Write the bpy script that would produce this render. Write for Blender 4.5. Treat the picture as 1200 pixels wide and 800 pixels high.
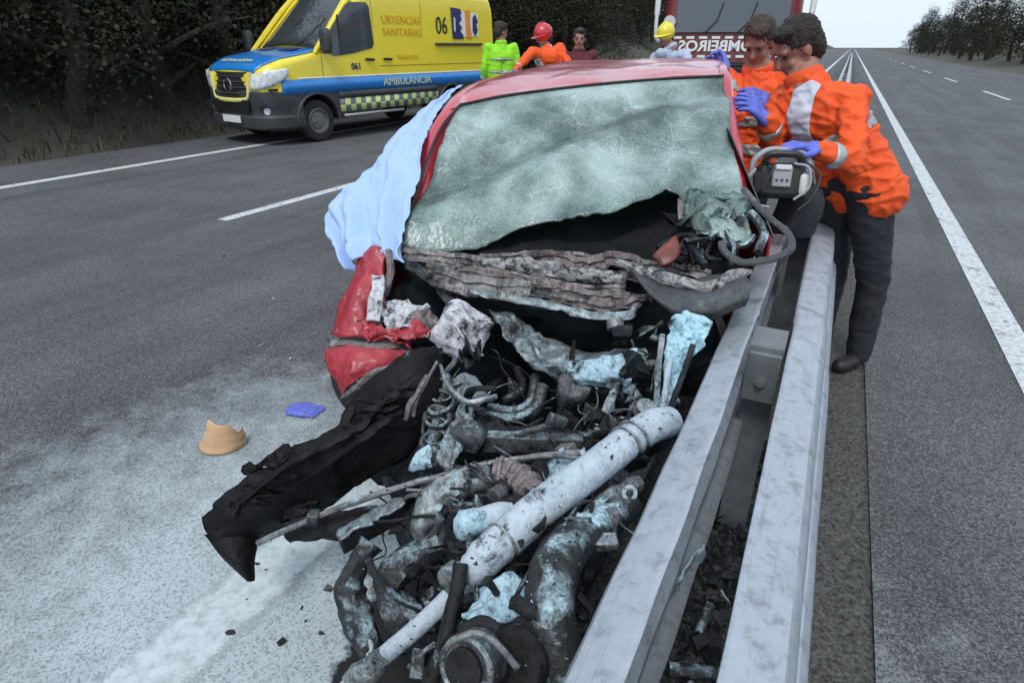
import bpy, math, random
from mathutils import Vector, Matrix, noise
from math import radians, sin, cos, pi, sqrt, atan2

for o in list(bpy.data.objects): bpy.data.objects.remove(o)
SC = bpy.context.scene
COL = SC.collection

# ------------------------------------------------------------------ camera, sky, sun, exposure
CAM_H = 1.55; FPX = 705.0; PITCH = math.atan(345.0/705.0)
cd = bpy.data.cameras.new('camera'); cam = bpy.data.objects.new('camera', cd); COL.objects.link(cam)
cam.location = (0, 0, CAM_H); cam.rotation_euler = (pi/2-PITCH, 0, 0)
cd.sensor_fit = 'HORIZONTAL'; cd.sensor_width = 36.0; cd.lens = 36.0*FPX/1200.0
cd.clip_start = 0.02; cd.clip_end = 3000
SC.camera = cam

SUN_EL, SUN_AZ = radians(58), radians(200)
wd = bpy.data.worlds.new('World'); SC.world = wd; wd.use_nodes = True
nt = wd.node_tree; nt.nodes.clear()
sky = nt.nodes.new('ShaderNodeTexSky'); sky.sky_type = 'NISHITA'; sky.sun_disc = False
sky.sun_elevation = SUN_EL; sky.sun_rotation = SUN_AZ; sky.air_density = 1.0; sky.dust_density = 3.0
mx = nt.nodes.new('ShaderNodeMix'); mx.data_type = 'RGBA'; mx.inputs['Factor'].default_value = 0.8
mx.inputs['B'].default_value = (7.9, 9.1, 10.4, 1)          # even overcast cloud
bg = nt.nodes.new('ShaderNodeBackground'); bg.inputs['Strength'].default_value = 0.10
wo = nt.nodes.new('ShaderNodeOutputWorld')
nt.links.new(sky.outputs[0], mx.inputs['A']); nt.links.new(mx.outputs['Result'], bg.inputs['Color'])
nt.links.new(bg.outputs[0], wo.inputs['Surface'])
sd = bpy.data.lights.new('sun', 'SUN'); sd.energy = 1.35; sd.angle = radians(14); sd.color = (1, .975, .94)
sun = bpy.data.objects.new('sun', sd); COL.objects.link(sun)
_az = SUN_AZ
sun.rotation_euler = (Vector((-sin(_az)*cos(SUN_EL), -cos(_az)*cos(SUN_EL), -sin(SUN_EL)))).to_track_quat('-Z', 'Y').to_euler()
sun.location = (0, 0, 30)
vs = SC.view_settings; vs.view_transform = 'Standard'; vs.look = 'None'; vs.gamma = 1.0; vs.use_curve_mapping = False
vs.exposure = 0.28

# ------------------------------------------------------------------ placing by sight lines
CAMP = Vector((0, 0, CAM_H)); CP, SP = cos(PITCH), sin(PITCH)
def ray(px, py):
    u = (px-600.0)/FPX; v = (400.0-py)/FPX
    return Vector((u, CP+v*SP, -SP+v*CP))
def P(px, py, d): return CAMP + ray(px, py)*d
def PZ(px, py, z):
    r = ray(px, py); return CAMP + r*((z-CAM_H)/r.z)
def PYY(px, py, y):
    r = ray(px, py); return CAMP + r*(y/r.y)
RA = math.atan2(400.0, sqrt(705.0**2+345.0**2))
RD = Vector((sin(RA), cos(RA), 0)); RN = Vector((-cos(RA), sin(RA), 0))
def R3(r, n, z=0.0): return RD*r + RN*n + Vector((0, 0, z))

# ------------------------------------------------------------------ helpers
WM = {}
def tag(o, label=None, cat=None, group=None, kind=None):
    if label: o['label'] = label
    if cat: o['category'] = cat
    if group: o['group'] = group
    if kind: o['kind'] = kind
    return o
def empty(name, loc=(0, 0, 0), rz=0.0):
    o = bpy.data.objects.new(name, None); COL.objects.link(o)
    o.empty_display_size = .1
    o.location = loc; o.rotation_euler = (0, 0, rz)
    WM[o.name] = Matrix.Translation(Vector(loc)) @ Matrix.Rotation(rz, 4, 'Z')
    return o
def link_mesh(name, me, parent=None, center=True):
    if center and len(me.vertices):
        lo = [min(v.co[i] for v in me.vertices) for i in range(3)]; hi = [max(v.co[i] for v in me.vertices) for i in range(3)]
        c = Vector([(a+b)/2 for a, b in zip(lo, hi)])
        me.transform(Matrix.Translation(-c))
    else: c = Vector((0, 0, 0))
    o = bpy.data.objects.new(name, me); COL.objects.link(o); o.location = c
    WM[o.name] = Matrix.Translation(c)
    if parent is not None:
        o.parent = parent; o.matrix_parent_inverse = WM[parent.name].inverted()
    return o
def copy_tree(o, parent=None):
    c = o.copy(); COL.objects.link(c)
    if parent is not None: c.parent = parent
    for ch in list(o.children): copy_tree(ch, c)
    return c

def cat1(p0, p1, p2, p3, t):
    return 0.5*((2*p1) + (p2-p0)*t + (2*p0-5*p1+4*p2-p3)*t*t + (3*p1-p0-3*p2+p3)*t*t*t)
def spline(pts, n):
    m = len(pts)-1; out = []
    for k in range(n+1):
        s = k/n*m; i = min(int(s), m-1); t = s-i
        p0 = pts[i-1] if i > 0 else pts[0]*2-pts[1]
        p3 = pts[i+2] if i+2 <= m else pts[m]*2-pts[m-1]
        out.append(cat1(p0, pts[i], pts[i+1], p3, t))
    return out
def lerp_tab(tab, x):
    if x <= tab[0][0]: return tab[0][1]
    for (a, b), (c, d) in zip(tab, tab[1:]):
        if x <= c: return b+(d-b)*(x-a)/(c-a)
    return tab[-1][1]
def nz(p, f, s=0.0):
    return noise.noise_vector(Vector(p)*f + Vector((s*7.3, s*3.1, s*5.7)))

class MB:
    def __init__(s): s.v = []; s.f = []
    def add(s, vs, fs):
        b = len(s.v); s.v += [Vector(v) for v in vs]; s.f += [tuple(b+i for i in f) for f in fs]; return s
    def box(s, c, size, rot=None):
        c = Vector(c); hx, hy, hz = size[0]/2, size[1]/2, size[2]/2
        vs = [Vector((x*hx, y*hy, z*hz)) for z in (-1, 1) for y in (-1, 1) for x in (-1, 1)]
        if rot is not None: vs = [rot @ v for v in vs]
        return s.add([c+v for v in vs], [(0, 2, 3, 1), (4, 5, 7, 6), (0, 1, 5, 4), (2, 6, 7, 3), (0, 4, 6, 2), (1, 3, 7, 5)])
    def bar(s, a, b, w, h, up=(0, 0, 1)):
        a, b = Vector(a), Vector(b); d = (b-a); L = d.length; d.normalize()
        x = d.cross(Vector(up)); x.normalize(); z = x.cross(d)
        return s.box((a+b)/2, (w, L, h), Matrix((x, d, z)).transposed())
    def tube(s, pts, rad, seg=10, n=None, cap=True, wob=0.0, flat=1.0):
        pts = [Vector(p) for p in pts]
        if n: P_ = spline(pts, n)
        else: P_ = pts
        m = len(P_)
        if not hasattr(rad, '__len__'): rad = [rad, rad]
        vs = []; fs = []; pn = None
        for i, p in enumerate(P_):
            t = (P_[min(i+1, m-1)]-P_[max(i-1, 0)]).normalized()
            if pn is None:
                ref = Vector((0, 0, 1)) if abs(t.z) < .9 else Vector((1, 0, 0))
                pn = (ref - t*ref.dot(t)).normalized()
            else:
                q = pn - t*pn.dot(t)
                pn = q.normalized() if q.length > 1e-6 else pn
            b = t.cross(pn)
            sr = i/(m-1)*(len(rad)-1); k = min(int(sr), len(rad)-2); r = rad[k]+(rad[k+1]-rad[k])*(sr-k)
            for j in range(seg):
                a = 2*pi*j/seg
                rr = r*(1+wob*noise.noise(p*28+Vector((j*.9, 0, 0)))) if wob else r
                vs.append(p + pn*cos(a)*rr*flat + b*sin(a)*rr)
        for i in range(m-1):
            for j in range(seg):
                fs.append((i*seg+j, i*seg+(j+1) % seg, (i+1)*seg+(j+1) % seg, (i+1)*seg+j))
        if cap:
            fs.append(tuple(range(seg))[::-1]); fs.append(tuple((m-1)*seg+j for j in range(seg)))
        return s.add(vs, fs)
    def capsule(s, p0, p1, r0, r1, seg=12):
        p0, p1 = Vector(p0), Vector(p1); d = p1-p0; L = d.length
        d = d/L if L > 1e-6 else Vector((0, 0, 1))
        pts = []; rad = []
        for k in range(5):
            a = pi/2*(1-k/4.0); pts.append(p0-d*r0*sin(a)*1.0); rad.append(max(r0*cos(a), r0*.02))
        for k in range(5):
            a = pi/2*k/4.0; pts.append(p1+d*r1*sin(a)); rad.append(max(r1*cos(a), r1*.02))
        return s.tube(pts, rad, seg)
    def ell(s, c, r, rot=None, nu=14, nv=9, sup=1.0):
        c = Vector(c); vs = []; fs = []
        def sg(x): return math.copysign(abs(x)**sup, x)
        for i in range(nv+1):
            th = pi*i/nv
            for j in range(nu):
                a = 2*pi*j/nu
                v = Vector((r[0]*sg(sin(th))*sg(cos(a)), r[1]*sg(sin(th))*sg(sin(a)), r[2]*sg(cos(th))))
                if i == 0 or i == nv: v = v + Vector((r[0]*.01*cos(a), r[1]*.01*sin(a), 0))
                vs.append(c + (rot @ v if rot is not None else v))
        for i in range(nv):
            for j in range(nu): fs.append((i*nu+j, (i+1)*nu+j, (i+1)*nu+(j+1) % nu, i*nu+(j+1) % nu))
        fs.append(tuple(range(nu))[::-1]); fs.append(tuple(nv*nu+j for j in range(nu)))
        return s.add(vs, fs)
    def loft(s, rings, closed=False, cap=False):
        k = len(rings[0]); vs = [p for r in rings for p in r]; fs = []
        for i in range(len(rings)-1):
            for j in range(k if closed else k-1):
                fs.append((i*k+j, i*k+(j+1) % k, (i+1)*k+(j+1) % k, (i+1)*k+j))
        if cap: fs.append(tuple(range(k))[::-1]); fs.append(tuple((len(rings)-1)*k+j for j in range(k)))
        return s.add(vs, fs)
    def prism(s, poly, off):
        """poly: list of 3D points, extruded by vector off"""
        off = Vector(off); n = len(poly); vs = [Vector(p) for p in poly]+[Vector(p)+off for p in poly]
        fs = [tuple(range(n))[::-1], tuple(range(n, 2*n))]+[(i, (i+1) % n, n+(i+1) % n, n+i) for i in range(n)]
        return s.add(vs, fs)
    def disc(s, c, axis, r, th, seg=20, r2=None):
        axis = Vector(axis).normalized(); c = Vector(c)
        return s.tube([c-axis*th/2, c+axis*th/2], [r, r if r2 is None else r2], seg)
    def ring(s, c, axis, R, r, seg=24, sec=8, flat=1.0):
        axis = Vector(axis).normalized(); c = Vector(c)
        ref = Vector((0, 0, 1)) if abs(axis.z) < .9 else Vector((1, 0, 0))
        x = axis.cross(ref).normalized(); y = axis.cross(x); vs = []; fs = []
        for i in range(seg):
            a = 2*pi*i/seg; d = x*cos(a)+y*sin(a)
            for j in range(sec):
                b = 2*pi*j/sec; vs.append(c+d*(R+r*cos(b))+axis*r*flat*sin(b))
        for i in range(seg):
            for j in range(sec):
                fs.append((i*sec+j, i*sec+(j+1) % sec, ((i+1) % seg)*sec+(j+1) % sec, ((i+1) % seg)*sec+j))
        return s.add(vs, fs)
    def sheet(s, rows, nu=16, nv=16, amp=0.0, freq=6.0, seed=0.0, amp2=0.0, keep_edge=False, crump=0.0, cf=16.0):
        """rows of control points (rows x cols) -> smooth crumpled surface"""
        rows = [[Vector(p) for p in r] for r in rows]
        R1 = [spline(r, nu) for r in rows]
        cols = [spline([R1[i][j] for i in range(len(rows))], nv) for j in range(nu+1)]
        G = [[cols[j][i] for j in range(nu+1)] for i in range(nv+1)]
        for i in range(nv+1):
            for j in range(nu+1):
                p = G[i][j]; k = 1.0
                if keep_edge: k = min(1.0, 4*min(i, nv-i, j, nu-j)/min(nu, nv))
                q = Vector(p)
                if amp:
                    w = nz(p, freq, seed); q += Vector([math.copysign(abs(c)**.7, c) for c in w])*amp*k
                if amp2: q += nz(p, freq*3.3, seed+2)*amp2*k
                if crump:
                    dd, _pp = noise.voronoi(p*cf+Vector((seed*3.1, 0, 0))); q += Vector((.25, -.75, .6))*(min(dd[1]-dd[0], .6)-.25)*crump*k
                G[i][j] = q
        return s.loft(G)
    def jit(s, amp, freq, seed=0.0):
        s.v = [v + nz(v, freq, seed)*amp for v in s.v]; return s
    def crumple(s, amp, cf, seed=0.0):
        c = sum(s.v, Vector())/len(s.v); out = []
        for v in s.v:
            dd, _ = noise.voronoi(v*cf+Vector((seed*3.3, 0, 0))); out.append(v+(v-c).normalized()*(min(dd[1]-dd[0], .6)-.3)*amp)
        s.v = out; return s
    def mesh(s, name, smooth=True, angle=40):
        me = bpy.data.meshes.new(name); me.from_pydata([tuple(v) for v in s.v], [], s.f); me.validate(); me.update()
        if smooth:
            me.polygons.foreach_set('use_smooth', [True]*len(me.polygons))
            try: me.set_sharp_from_angle(angle=radians(angle))
            except Exception: pass
        return me
    def build(s, name, mat, parent=None, smooth=True, solid=0.0, bevel=0.0, angle=40):
        me = s.mesh(name, smooth, angle)
        if mat is not None: me.materials.append(mat)
        o = link_mesh(name, me, parent)
        if solid:
            md = o.modifiers.new('solid', 'SOLIDIFY'); md.thickness = solid; md.offset = 0
        if bevel:
            md = o.modifiers.new('bevel', 'BEVEL'); md.width = bevel; md.segments = 2; md.limit_method = 'ANGLE'; md.angle_limit = radians(35)
        return o

def eval_mesh(mb, mods, name):
    me = mb.mesh(name, False); o = bpy.data.objects.new('temporary', me); COL.objects.link(o)
    mods(o); bpy.context.view_layer.update()
    dg = bpy.context.evaluated_depsgraph_get()
    m2 = bpy.data.meshes.new_from_object(o.evaluated_get(dg)); m2.name = name
    bpy.data.objects.remove(o); bpy.data.meshes.remove(me)
    return m2
def organic(mb, name, mat, parent, voxel=.012, smooth=6, wr=0.0, wf=14.0, seed=0.0, fac=.5):
    def mods(o):
        m = o.modifiers.new('r', 'REMESH'); m.mode = 'VOXEL'; m.voxel_size = voxel
        m2 = o.modifiers.new('s', 'SMOOTH'); m2.iterations = smooth; m2.factor = fac
    me = eval_mesh(mb, mods, name)
    if wr:
        ns = [v.normal.copy() for v in me.vertices]
        for v, n in zip(me.vertices, ns):
            q = v.co; a = noise.noise(Vector((q.x*wf, q.y*wf, q.z*wf*1.7))+Vector((seed*9, 0, seed)))
            b = 1-abs(noise.noise(Vector((q.x*wf*.6, q.y*wf*.6, q.z*wf*1.3))+Vector((seed*4, 5, seed))))*2.2
            r1 = max(0.0, 1-abs(noise.noise(Vector((q.x*wf*.45, q.y*wf*.45, q.z*wf*1.25))+Vector((seed*2, 1, seed*3))))*3.6)**1.4
            r2 = max(0.0, 1-abs(noise.noise(Vector(((q.x+q.z)*wf*.8, q.y*wf*.4, (q.z-q.x)*wf*.45))+Vector((seed, 8, seed*5))))*3.6)**1.4
            v.co = q + n*wr*(a*.45+b*.15+r1*.75+r2*.6-.45)
    me.polygons.foreach_set('use_smooth', [True]*len(me.polygons))
    if mat is not None: me.materials.append(mat)
    return link_mesh(name, me, parent)
def patch(obj, pred, off, name, mat, parent, solid=.003):
    """a part lying on another part: the faces that meet pred, lifted off along the normals"""
    M = WM[obj.name]; me = obj.data; vid = {}; vs = []; fs = []
    for p in me.polygons:
        c = M @ p.center
        if pred(c):
            f = []
            for i in p.vertices:
                if i not in vid: vid[i] = len(vs); vs.append(M @ me.vertices[i].co + me.vertices[i].normal*off)
                f.append(vid[i])
            fs.append(f)
    if not fs: return None
    ec = {}
    for f in fs:
        for a, b in zip(f, f[1:]+f[:1]): ec[(min(a, b), max(a, b))] = ec.get((min(a, b), max(a, b)), 0)+1
    nb = {}
    for (a, b), c_ in ec.items():
        if c_ == 1: nb.setdefault(a, []).append(b); nb.setdefault(b, []).append(a)
    for _ in range(14):
        new = {i: vs[i]*.4+(vs[n[0]]+vs[n[1]])*.3 for i, n in nb.items() if len(n) == 2}
        for i, v in new.items(): vs[i] = v
    mb = MB(); mb.v = vs; mb.f = [tuple(f) for f in fs]
    return mb.build(name, mat, parent, solid=solid, angle=80)
def text_mb(txt, size, origin, xdir, ydir, mirror=False, depth=.002, bold=0.0, sx=1.0, align='CENTER'):
    cu = bpy.data.curves.new('t', 'FONT'); cu.body = txt; cu.size = size; cu.align_x = align; cu.align_y = 'CENTER'
    cu.resolution_u = 3; cu.extrude = depth; cu.offset = bold
    o = bpy.data.objects.new('temporary', cu); COL.objects.link(o); bpy.context.view_layer.update()
    me = bpy.data.meshes.new_from_object(o.evaluated_get(bpy.context.evaluated_depsgraph_get()))
    mb = MB(); x = Vector(xdir).normalized(); y = Vector(ydir).normalized(); z = x.cross(y)
    k = -sx if mirror else sx
    mb.v = [Vector(origin)+x*v.co.x*k+y*v.co.y+z*v.co.z for v in me.vertices]; mb.f = [tuple(p.vertices) for p in me.polygons]
    bpy.data.objects.remove(o); bpy.data.curves.remove(cu); bpy.data.meshes.remove(me)
    return mb

# ------------------------------------------------------------------ materials
def c4(c): return (c[0], c[1], c[2], 1)
class NT:
    def __init__(s, name):
        s.m = bpy.data.materials.new(name); s.m.use_nodes = True; s.t = s.m.node_tree
        s.b = s.t.nodes['Principled BSDF']; s.out = s.t.nodes['Material Output']
    def n(s, typ, **kw):
        x = s.t.nodes.new('ShaderNode'+typ)
        for k, v in kw.items(): setattr(x, k, v)
        return x
    def l(s, a, b): s.t.links.new(a, b)
    def co(s, world=False):
        if world: return s.n('NewGeometry').outputs['Position']
        return s.n('TexCoord').outputs['Object']
    def noise(s, co, scale, detail=5, rough=.6, dist=0.0):
        x = s.n('TexNoise'); x.inputs['Scale'].default_value = scale; x.inputs['Detail'].default_value = detail
        x.inputs['Roughness'].default_value = rough; x.inputs['Distortion'].default_value = dist
        s.l(co, x.inputs['Vector']); return x.outputs['Fac']
    def ramp(s, fac, stops):
        x = s.n('ValToRGB'); e = x.color_ramp.elements
        while len(e) < len(stops): e.new(.5)
        for el, (p, c) in zip(e, stops):
            el.position = p; el.color = c4(c) if hasattr(c, '__len__') else (c, c, c, 1)
        s.l(fac, x.inputs[0]); return x.outputs[0]
    def mix(s, fac, a, b):
        x = s.n('Mix', data_type='RGBA')
        for sock, v in ((x.inputs['Factor'], fac), (x.inputs['A'], a), (x.inputs['B'], b)):
            if hasattr(v, 'is_linked') or hasattr(v, 'links'): s.l(v, sock)
            elif hasattr(v, '__len__'): sock.default_value = c4(v)
            else: sock.default_value = v
        return x.outputs['Result']
    def math(s, op, a, b=0.0, clamp=False):
        x = s.n('Math', operation=op, use_clamp=clamp)
        for sock, v in ((x.inputs[0], a), (x.inputs[1], b)):
            if hasattr(v, 'links'): s.l(v, sock)
            else: sock.default_value = v
        return x.outputs[0]
    def bump(s, h, strength, dist=.01):
        x = s.n('Bump'); x.inputs['Strength'].default_value = strength; x.inputs['Distance'].default_value = dist
        s.l(h, x.inputs['Height']); s.l(x.outputs[0], s.b.inputs['Normal'])
POWDER = (.42, .59, .655)
def mat(name, c1, c2=None, scale=9, lo=.35, hi=.65, rough=.6, metal=0.0, bump=.15, bscale=60, dust_or_sheen=0.0, dscale=7, dcol=POWDER,
        soot=0.0, sscale=5, world=False, coat=0.0, spec=.5, updust=.5, grit=0.0):
    k = NT(name); co = k.co(world)
    col = k.ramp(k.noise(co, scale), [(lo, c1), (hi, c2 or [x*.75 for x in c1])])
    k.b.inputs['Roughness'].default_value = rough; k.b.inputs['Metallic'].default_value = metal
    k.b.inputs['Specular IOR Level'].default_value = spec
    if coat: k.b.inputs['Coat Weight'].default_value = coat; k.b.inputs['Coat Roughness'].default_value = .15
    if soot:
        f = k.ramp(k.noise(co, sscale, 6, .7, .6), [(.62-soot*.4, 0.0), (.72-soot*.35, 1.0)])
        col = k.mix(f, col, (.012, .012, .014))
    if dust_or_sheen:
        nf = k.noise(co, dscale, 8, .72, .4)
        nz_ = k.n('SeparateXYZ'); k.l(k.n('NewGeometry').outputs['Normal'], nz_.inputs[0])
        up = k.math('MULTIPLY', nz_.outputs[2], updust*.35)
        f = k.math('ADD', nf, up)
        f = k.ramp(f, [(.86-dust_or_sheen*.5, 0.0), (1.0-dust_or_sheen*.45, 1.0)])
        spk = k.ramp(k.noise(co, 130, 2), [(.3, .35), (.55, 1.0)])
        f2 = k.math('MULTIPLY', f, spk)
        col = k.mix(f2, col, dcol)
        k.l(k.math('MAXIMUM', k.math('MULTIPLY', f2, .92), rough), k.b.inputs['Roughness'])
        if metal: k.l(k.math('MULTIPLY', k.math('SUBTRACT', 1.0, f2), metal), k.b.inputs['Metallic'])
    if grit:
        gf = k.ramp(k.noise(co, 55, 6, .75), [(.36, 1.0-grit), (.50, 1.0), (.68, 1.0+grit*.35)])
        m_ = k.mix(1.0, col, gf); m_.node.blend_type = 'MULTIPLY'; m_.node.clamp_result = False; col = m_
        gf2 = k.ramp(k.noise(co, 21, 6, .7, .5), [(.60, 0.0), (.68, grit)])
        col = k.mix(gf2, col, (.012, .013, .015))
    k.l(col, k.b.inputs['Base Color'])
    if bump:
        h = k.noise(co, bscale, 4, .65); h2 = k.noise(co, bscale*.2, 3)
        k.bump(k.math('ADD', h, h2), bump)
    return k.m

MT = {}
def defmats():
    D = MT
    # road
    k = NT('asphalt'); co = k.co(True)
    vg = k.n('TexVoronoi'); vg.inputs['Scale'].default_value = 165; k.l(co, vg.inputs['Vector']); sx_ = k.n('SeparateColor'); k.l(vg.outputs['Color'], sx_.inputs[0])
    gr_ = k.math('ADD', k.math('MULTIPLY', sx_.outputs[0], .62), k.math('MULTIPLY', k.noise(co, 120, 4, .8), .45))
    base = k.ramp(gr_, [(.22, (.030, .031, .034)), (.55, (.088, .090, .096)), (.80, (.15, .152, .158)), (.97, (.30, .30, .305))])
    big = k.ramp(k.noise(co, .9, 4), [(.35, .8), (.65, 1.12)])
    col = k.mix(1.0, base, base); mm = col.node; mm.blend_type = 'MULTIPLY'; k.l(big, mm.inputs['B'])
    d1 = k.n('VectorMath', operation='DOT_PRODUCT'); k.l(co, d1.inputs[0]); d1.inputs[1].default_value = tuple(RN*1.6)
    d2 = k.n('VectorMath', operation='DOT_PRODUCT'); k.l(co, d2.inputs[0]); d2.inputs[1].default_value = tuple(RD*.10)
    cx = k.n('CombineXYZ'); k.l(d1.outputs['Value'], cx.inputs[0]); k.l(d2.outputs['Value'], cx.inputs[1])
    st = k.ramp(k.noise(cx.outputs[0], 1.5, 6, .6), [(.32, .72), (.5, 1.0), (.7, 1.16)])
    col = k.mix(1.0, col, st); col.node.blend_type = 'MULTIPLY'
    vm = k.n('VectorMath', operation='DISTANCE'); k.l(co, vm.inputs[0]); vm.inputs[1].default_value = (-.55, 1.35, 0)
    g = k.math('ADD', k.math('MULTIPLY', vm.outputs['Value'], -.68), 1.42)
    g = k.math('ADD', g, k.math('MULTIPLY', k.math('SUBTRACT', k.noise(co, 5.5, 8, .70, .2), .5), 1.3))
    pf = k.ramp(g, [(.22, 0.0), (.60, .45), (1.05, .95)])
    sp = k.ramp(gr_, [(.22, .50), (.55, 1.0)])
    col = k.mix(k.math('MULTIPLY', pf, sp), col, (.44, .515, .545))
    # oil and burnt patch under the engine
    vo = k.n('VectorMath', operation='DISTANCE'); k.l(co, vo.inputs[0]); vo.inputs[1].default_value = (0.02, 1.18, 0)
    go = k.math('ADD', vo.outputs['Value'], k.math('MULTIPLY', k.math('SUBTRACT', k.noise(co, 5, 5, .6), .5), .5))
    of = k.ramp(go, [(.50, 1.0), (.54, 0.0)])
    col = k.mix(of, col, (.010, .011, .012)); k.l(col, k.b.inputs['Base Color'])
    k.b.inputs['Roughness'].default_value = .85
    k.bump(gr_, .55, .006); D['asphalt'] = k.m
    D['asphalt_far'] = mat('asphalt_opposite', (.10, .10, .105), (.14, .14, .145), 4, rough=.9, bump=.3, bscale=150, world=True)
    k = NT('road_paint'); co = k.co(True)
    col = k.ramp(k.noise(co, 30, 6, .7), [(.35, (.30, .32, .34)), (.55, (.60, .63, .65)), (.8, (.70, .73, .75))])
    k.l(col, k.b.inputs['Base Color']); k.b.inputs['Roughness'].default_value = .75; k.bump(k.noise(co, 200, 3, .7), .4, .005)
    wr = k.ramp(k.math('ADD', k.noise(co, 6, 8, .75), k.math('MULTIPLY', k.noise(co, 150, 2), .35)), [(.50, 0.0), (.60, 1.0)])
    tr = k.n('BsdfTransparent'); ms = k.n('MixShader'); k.l(wr, ms.inputs[0]); k.l(tr.outputs[0], ms.inputs[1]); k.l(k.b.outputs[0], ms.inputs[2]); k.l(ms.outputs[0], k.out.inputs['Surface'])
    D['paint_line'] = k.m
    k = NT('powdered_road_paint'); co = k.co(True)
    col = k.ramp(k.noise(co, 26, 7, .72), [(.35, (.36, .41, .43)), (.55, (.53, .60, .63)), (.8, (.60, .67, .70))])
    k.l(col, k.b.inputs['Base Color']); k.b.inputs['Roughness'].default_value = .85; k.bump(k.noise(co, 210, 3, .7), .5, .005)
    dp = k.n('VectorMath', operation='DOT_PRODUCT'); k.l(co, dp.inputs[0]); dp.inputs[1].default_value = tuple(RN)
    dist = k.math('ABSOLUTE', k.math('SUBTRACT', dp.outputs['Value'], 1.37))
    e_ = k.math('ADD', k.math('MULTIPLY', k.math('SUBTRACT', .115, dist), 9.0), k.math('ADD', k.noise(co, 9, 8, .75), k.math('MULTIPLY', k.noise(co, 170, 2), .5)))
    wr = k.ramp(e_, [(.62, 0.0), (1.0, 1.0)])
    tr = k.n('BsdfTransparent'); ms = k.n('MixShader'); k.l(wr, ms.inputs[0]); k.l(tr.outputs[0], ms.inputs[1]); k.l(k.b.outputs[0], ms.inputs[2]); k.l(ms.outputs[0], k.out.inputs['Surface'])
    D['edge_paint'] = k.m
    D['median'] = mat('median_soil', (.030, .031, .030), (.13, .128, .118), 75, rough=.95, bump=1.0, bscale=80, world=True, grit=.6)
    D['grass_bank'] = mat('bank_grass', (.050, .053, .042), (.085, .078, .060), 1.4, rough=.95, bump=.8, bscale=6, world=True)
    D['ground'] = mat('meadow', (.045, .055, .030), (.08, .075, .045), .4, rough=.95, bump=.5, bscale=4, world=True)
    # galvanised steel
    k = NT('galvanised_steel'); co = k.co(True)
    v = k.n('TexVoronoi'); v.inputs['Scale'].default_value = 55; k.l(co, v.inputs['Vector'])
    sp = k.ramp(v.outputs['Distance'], [(.0, (.40, .43, .47)), (.6, (.44, .475, .52))])
    ln = k.ramp(k.noise(co, 22, 9, .74, .15), [(.36, (.22, .245, .27)), (.47, (.39, .435, .485)), (.75, (.49, .54, .60))])
    col = k.mix(.75, sp, ln)
    e1 = k.n('VectorMath', operation='DOT_PRODUCT'); k.l(co, e1.inputs[0]); e1.inputs[1].default_value = tuple(RN*90)
    e2 = k.n('VectorMath', operation='DOT_PRODUCT'); k.l(co, e2.inputs[0]); e2.inputs[1].default_value = tuple(RD*2.4)
    e3 = k.n('SeparateXYZ'); k.l(co, e3.inputs[0]); cz = k.n('CombineXYZ'); k.l(e1.outputs['Value'], cz.inputs[0]); k.l(e2.outputs['Value'], cz.inputs[1]); k.l(k.math('MULTIPLY', e3.outputs[2], 90), cz.inputs[2])
    scr = k.ramp(k.noise(cz.outputs[0], 1.0, 5, .7), [(.60, 0.0), (.70, .55)])
    col = k.mix(scr, col, (.15, .16, .175)); k.l(col, k.b.inputs['Base Color'])
    k.b.inputs['Metallic'].default_value = .45
    k.l(k.ramp(k.noise(co, 30, 4), [(.3, .42), (.7, .62)]), k.b.inputs['Roughness'])
    k.bump(k.noise(co, 45, 4, .6), .12); D['galv'] = k.m
    D['galv_dark'] = mat('weathered_steel', (.17, .19, .20), (.25, .27, .28), 14, rough=.55, metal=.5, bump=.1, world=True)
    # wreck
    D['red'] = mat('red_paint', (.44, .022, .038), (.52, .035, .052), 3, rough=.32, bump=.05, bscale=20, coat=1.0, dust_or_sheen=.29, dscale=6, dcol=(.62, .36, .40))  # pinkish layer is both dust and the sky's sheen on the roof, put into colour
    D['red_bent'] = mat('bent_red_paint', (.40, .03, .045), (.30, .02, .03), 5, rough=.5, bump=.25, bscale=25, coat=.12, dust_or_sheen=.36, dscale=11, dcol=(.60, .46, .47), updust=.4, grit=.35)
    D['frost'] = None
    D['black_plastic'] = mat('torn_black_plastic', (.006, .006, .007), (.011, .011, .012), 12, rough=.55, bump=0.59, bscale=50, dust_or_sheen=.07, dscale=16, grit=0.4, spec=0.18)
    D['black_bare'] = mat('black_plastic', (.011, .011, .012), (.02, .02, .02), 12, rough=.5, bump=.2, bscale=70)
    D['rubber'] = mat('sooty_rubber', (.009, .0095, .0105), (.018, .018, .019), 12, rough=.7, bump=0.59, bscale=50, dust_or_sheen=.34, dscale=9, grit=0.62, spec=0.3)
    D['hose'] = mat('dusty_hose', (.014, .016, .018), (.028, .030, .032), 12, rough=.65, bump=0.51, bscale=60, dust_or_sheen=.52, dscale=8, grit=0.62)
    D['metal'] = mat('dusty_metal', (.13, .14, .148), (.075, .08, .085), 12, rough=.5, metal=.5, bump=0.59, bscale=45, dust_or_sheen=.46, dscale=8, soot=.38, grit=0.62)
    D['alu'] = mat('cast_alloy', (.30, .33, .34), (.18, .20, .21), 14, rough=.5, metal=.5, bump=0.77, bscale=40, dust_or_sheen=.50, dscale=7, soot=.36, sscale=8, grit=0.62)
    D['dark'] = mat('burnt_metal', (.009, .011, .013), (.022, .026, .030), 10, rough=.65, metal=.1, bump=0.85, bscale=30, dust_or_sheen=.22, dscale=9, grit=0.62, spec=0.3)
    D['firewall'] = mat('burnt_bulkhead', (.006, .008, .010), (.013, .018, .021), 8, rough=.8, bump=.6, bscale=24, dust_or_sheen=.05, spec=0.1)
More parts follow.
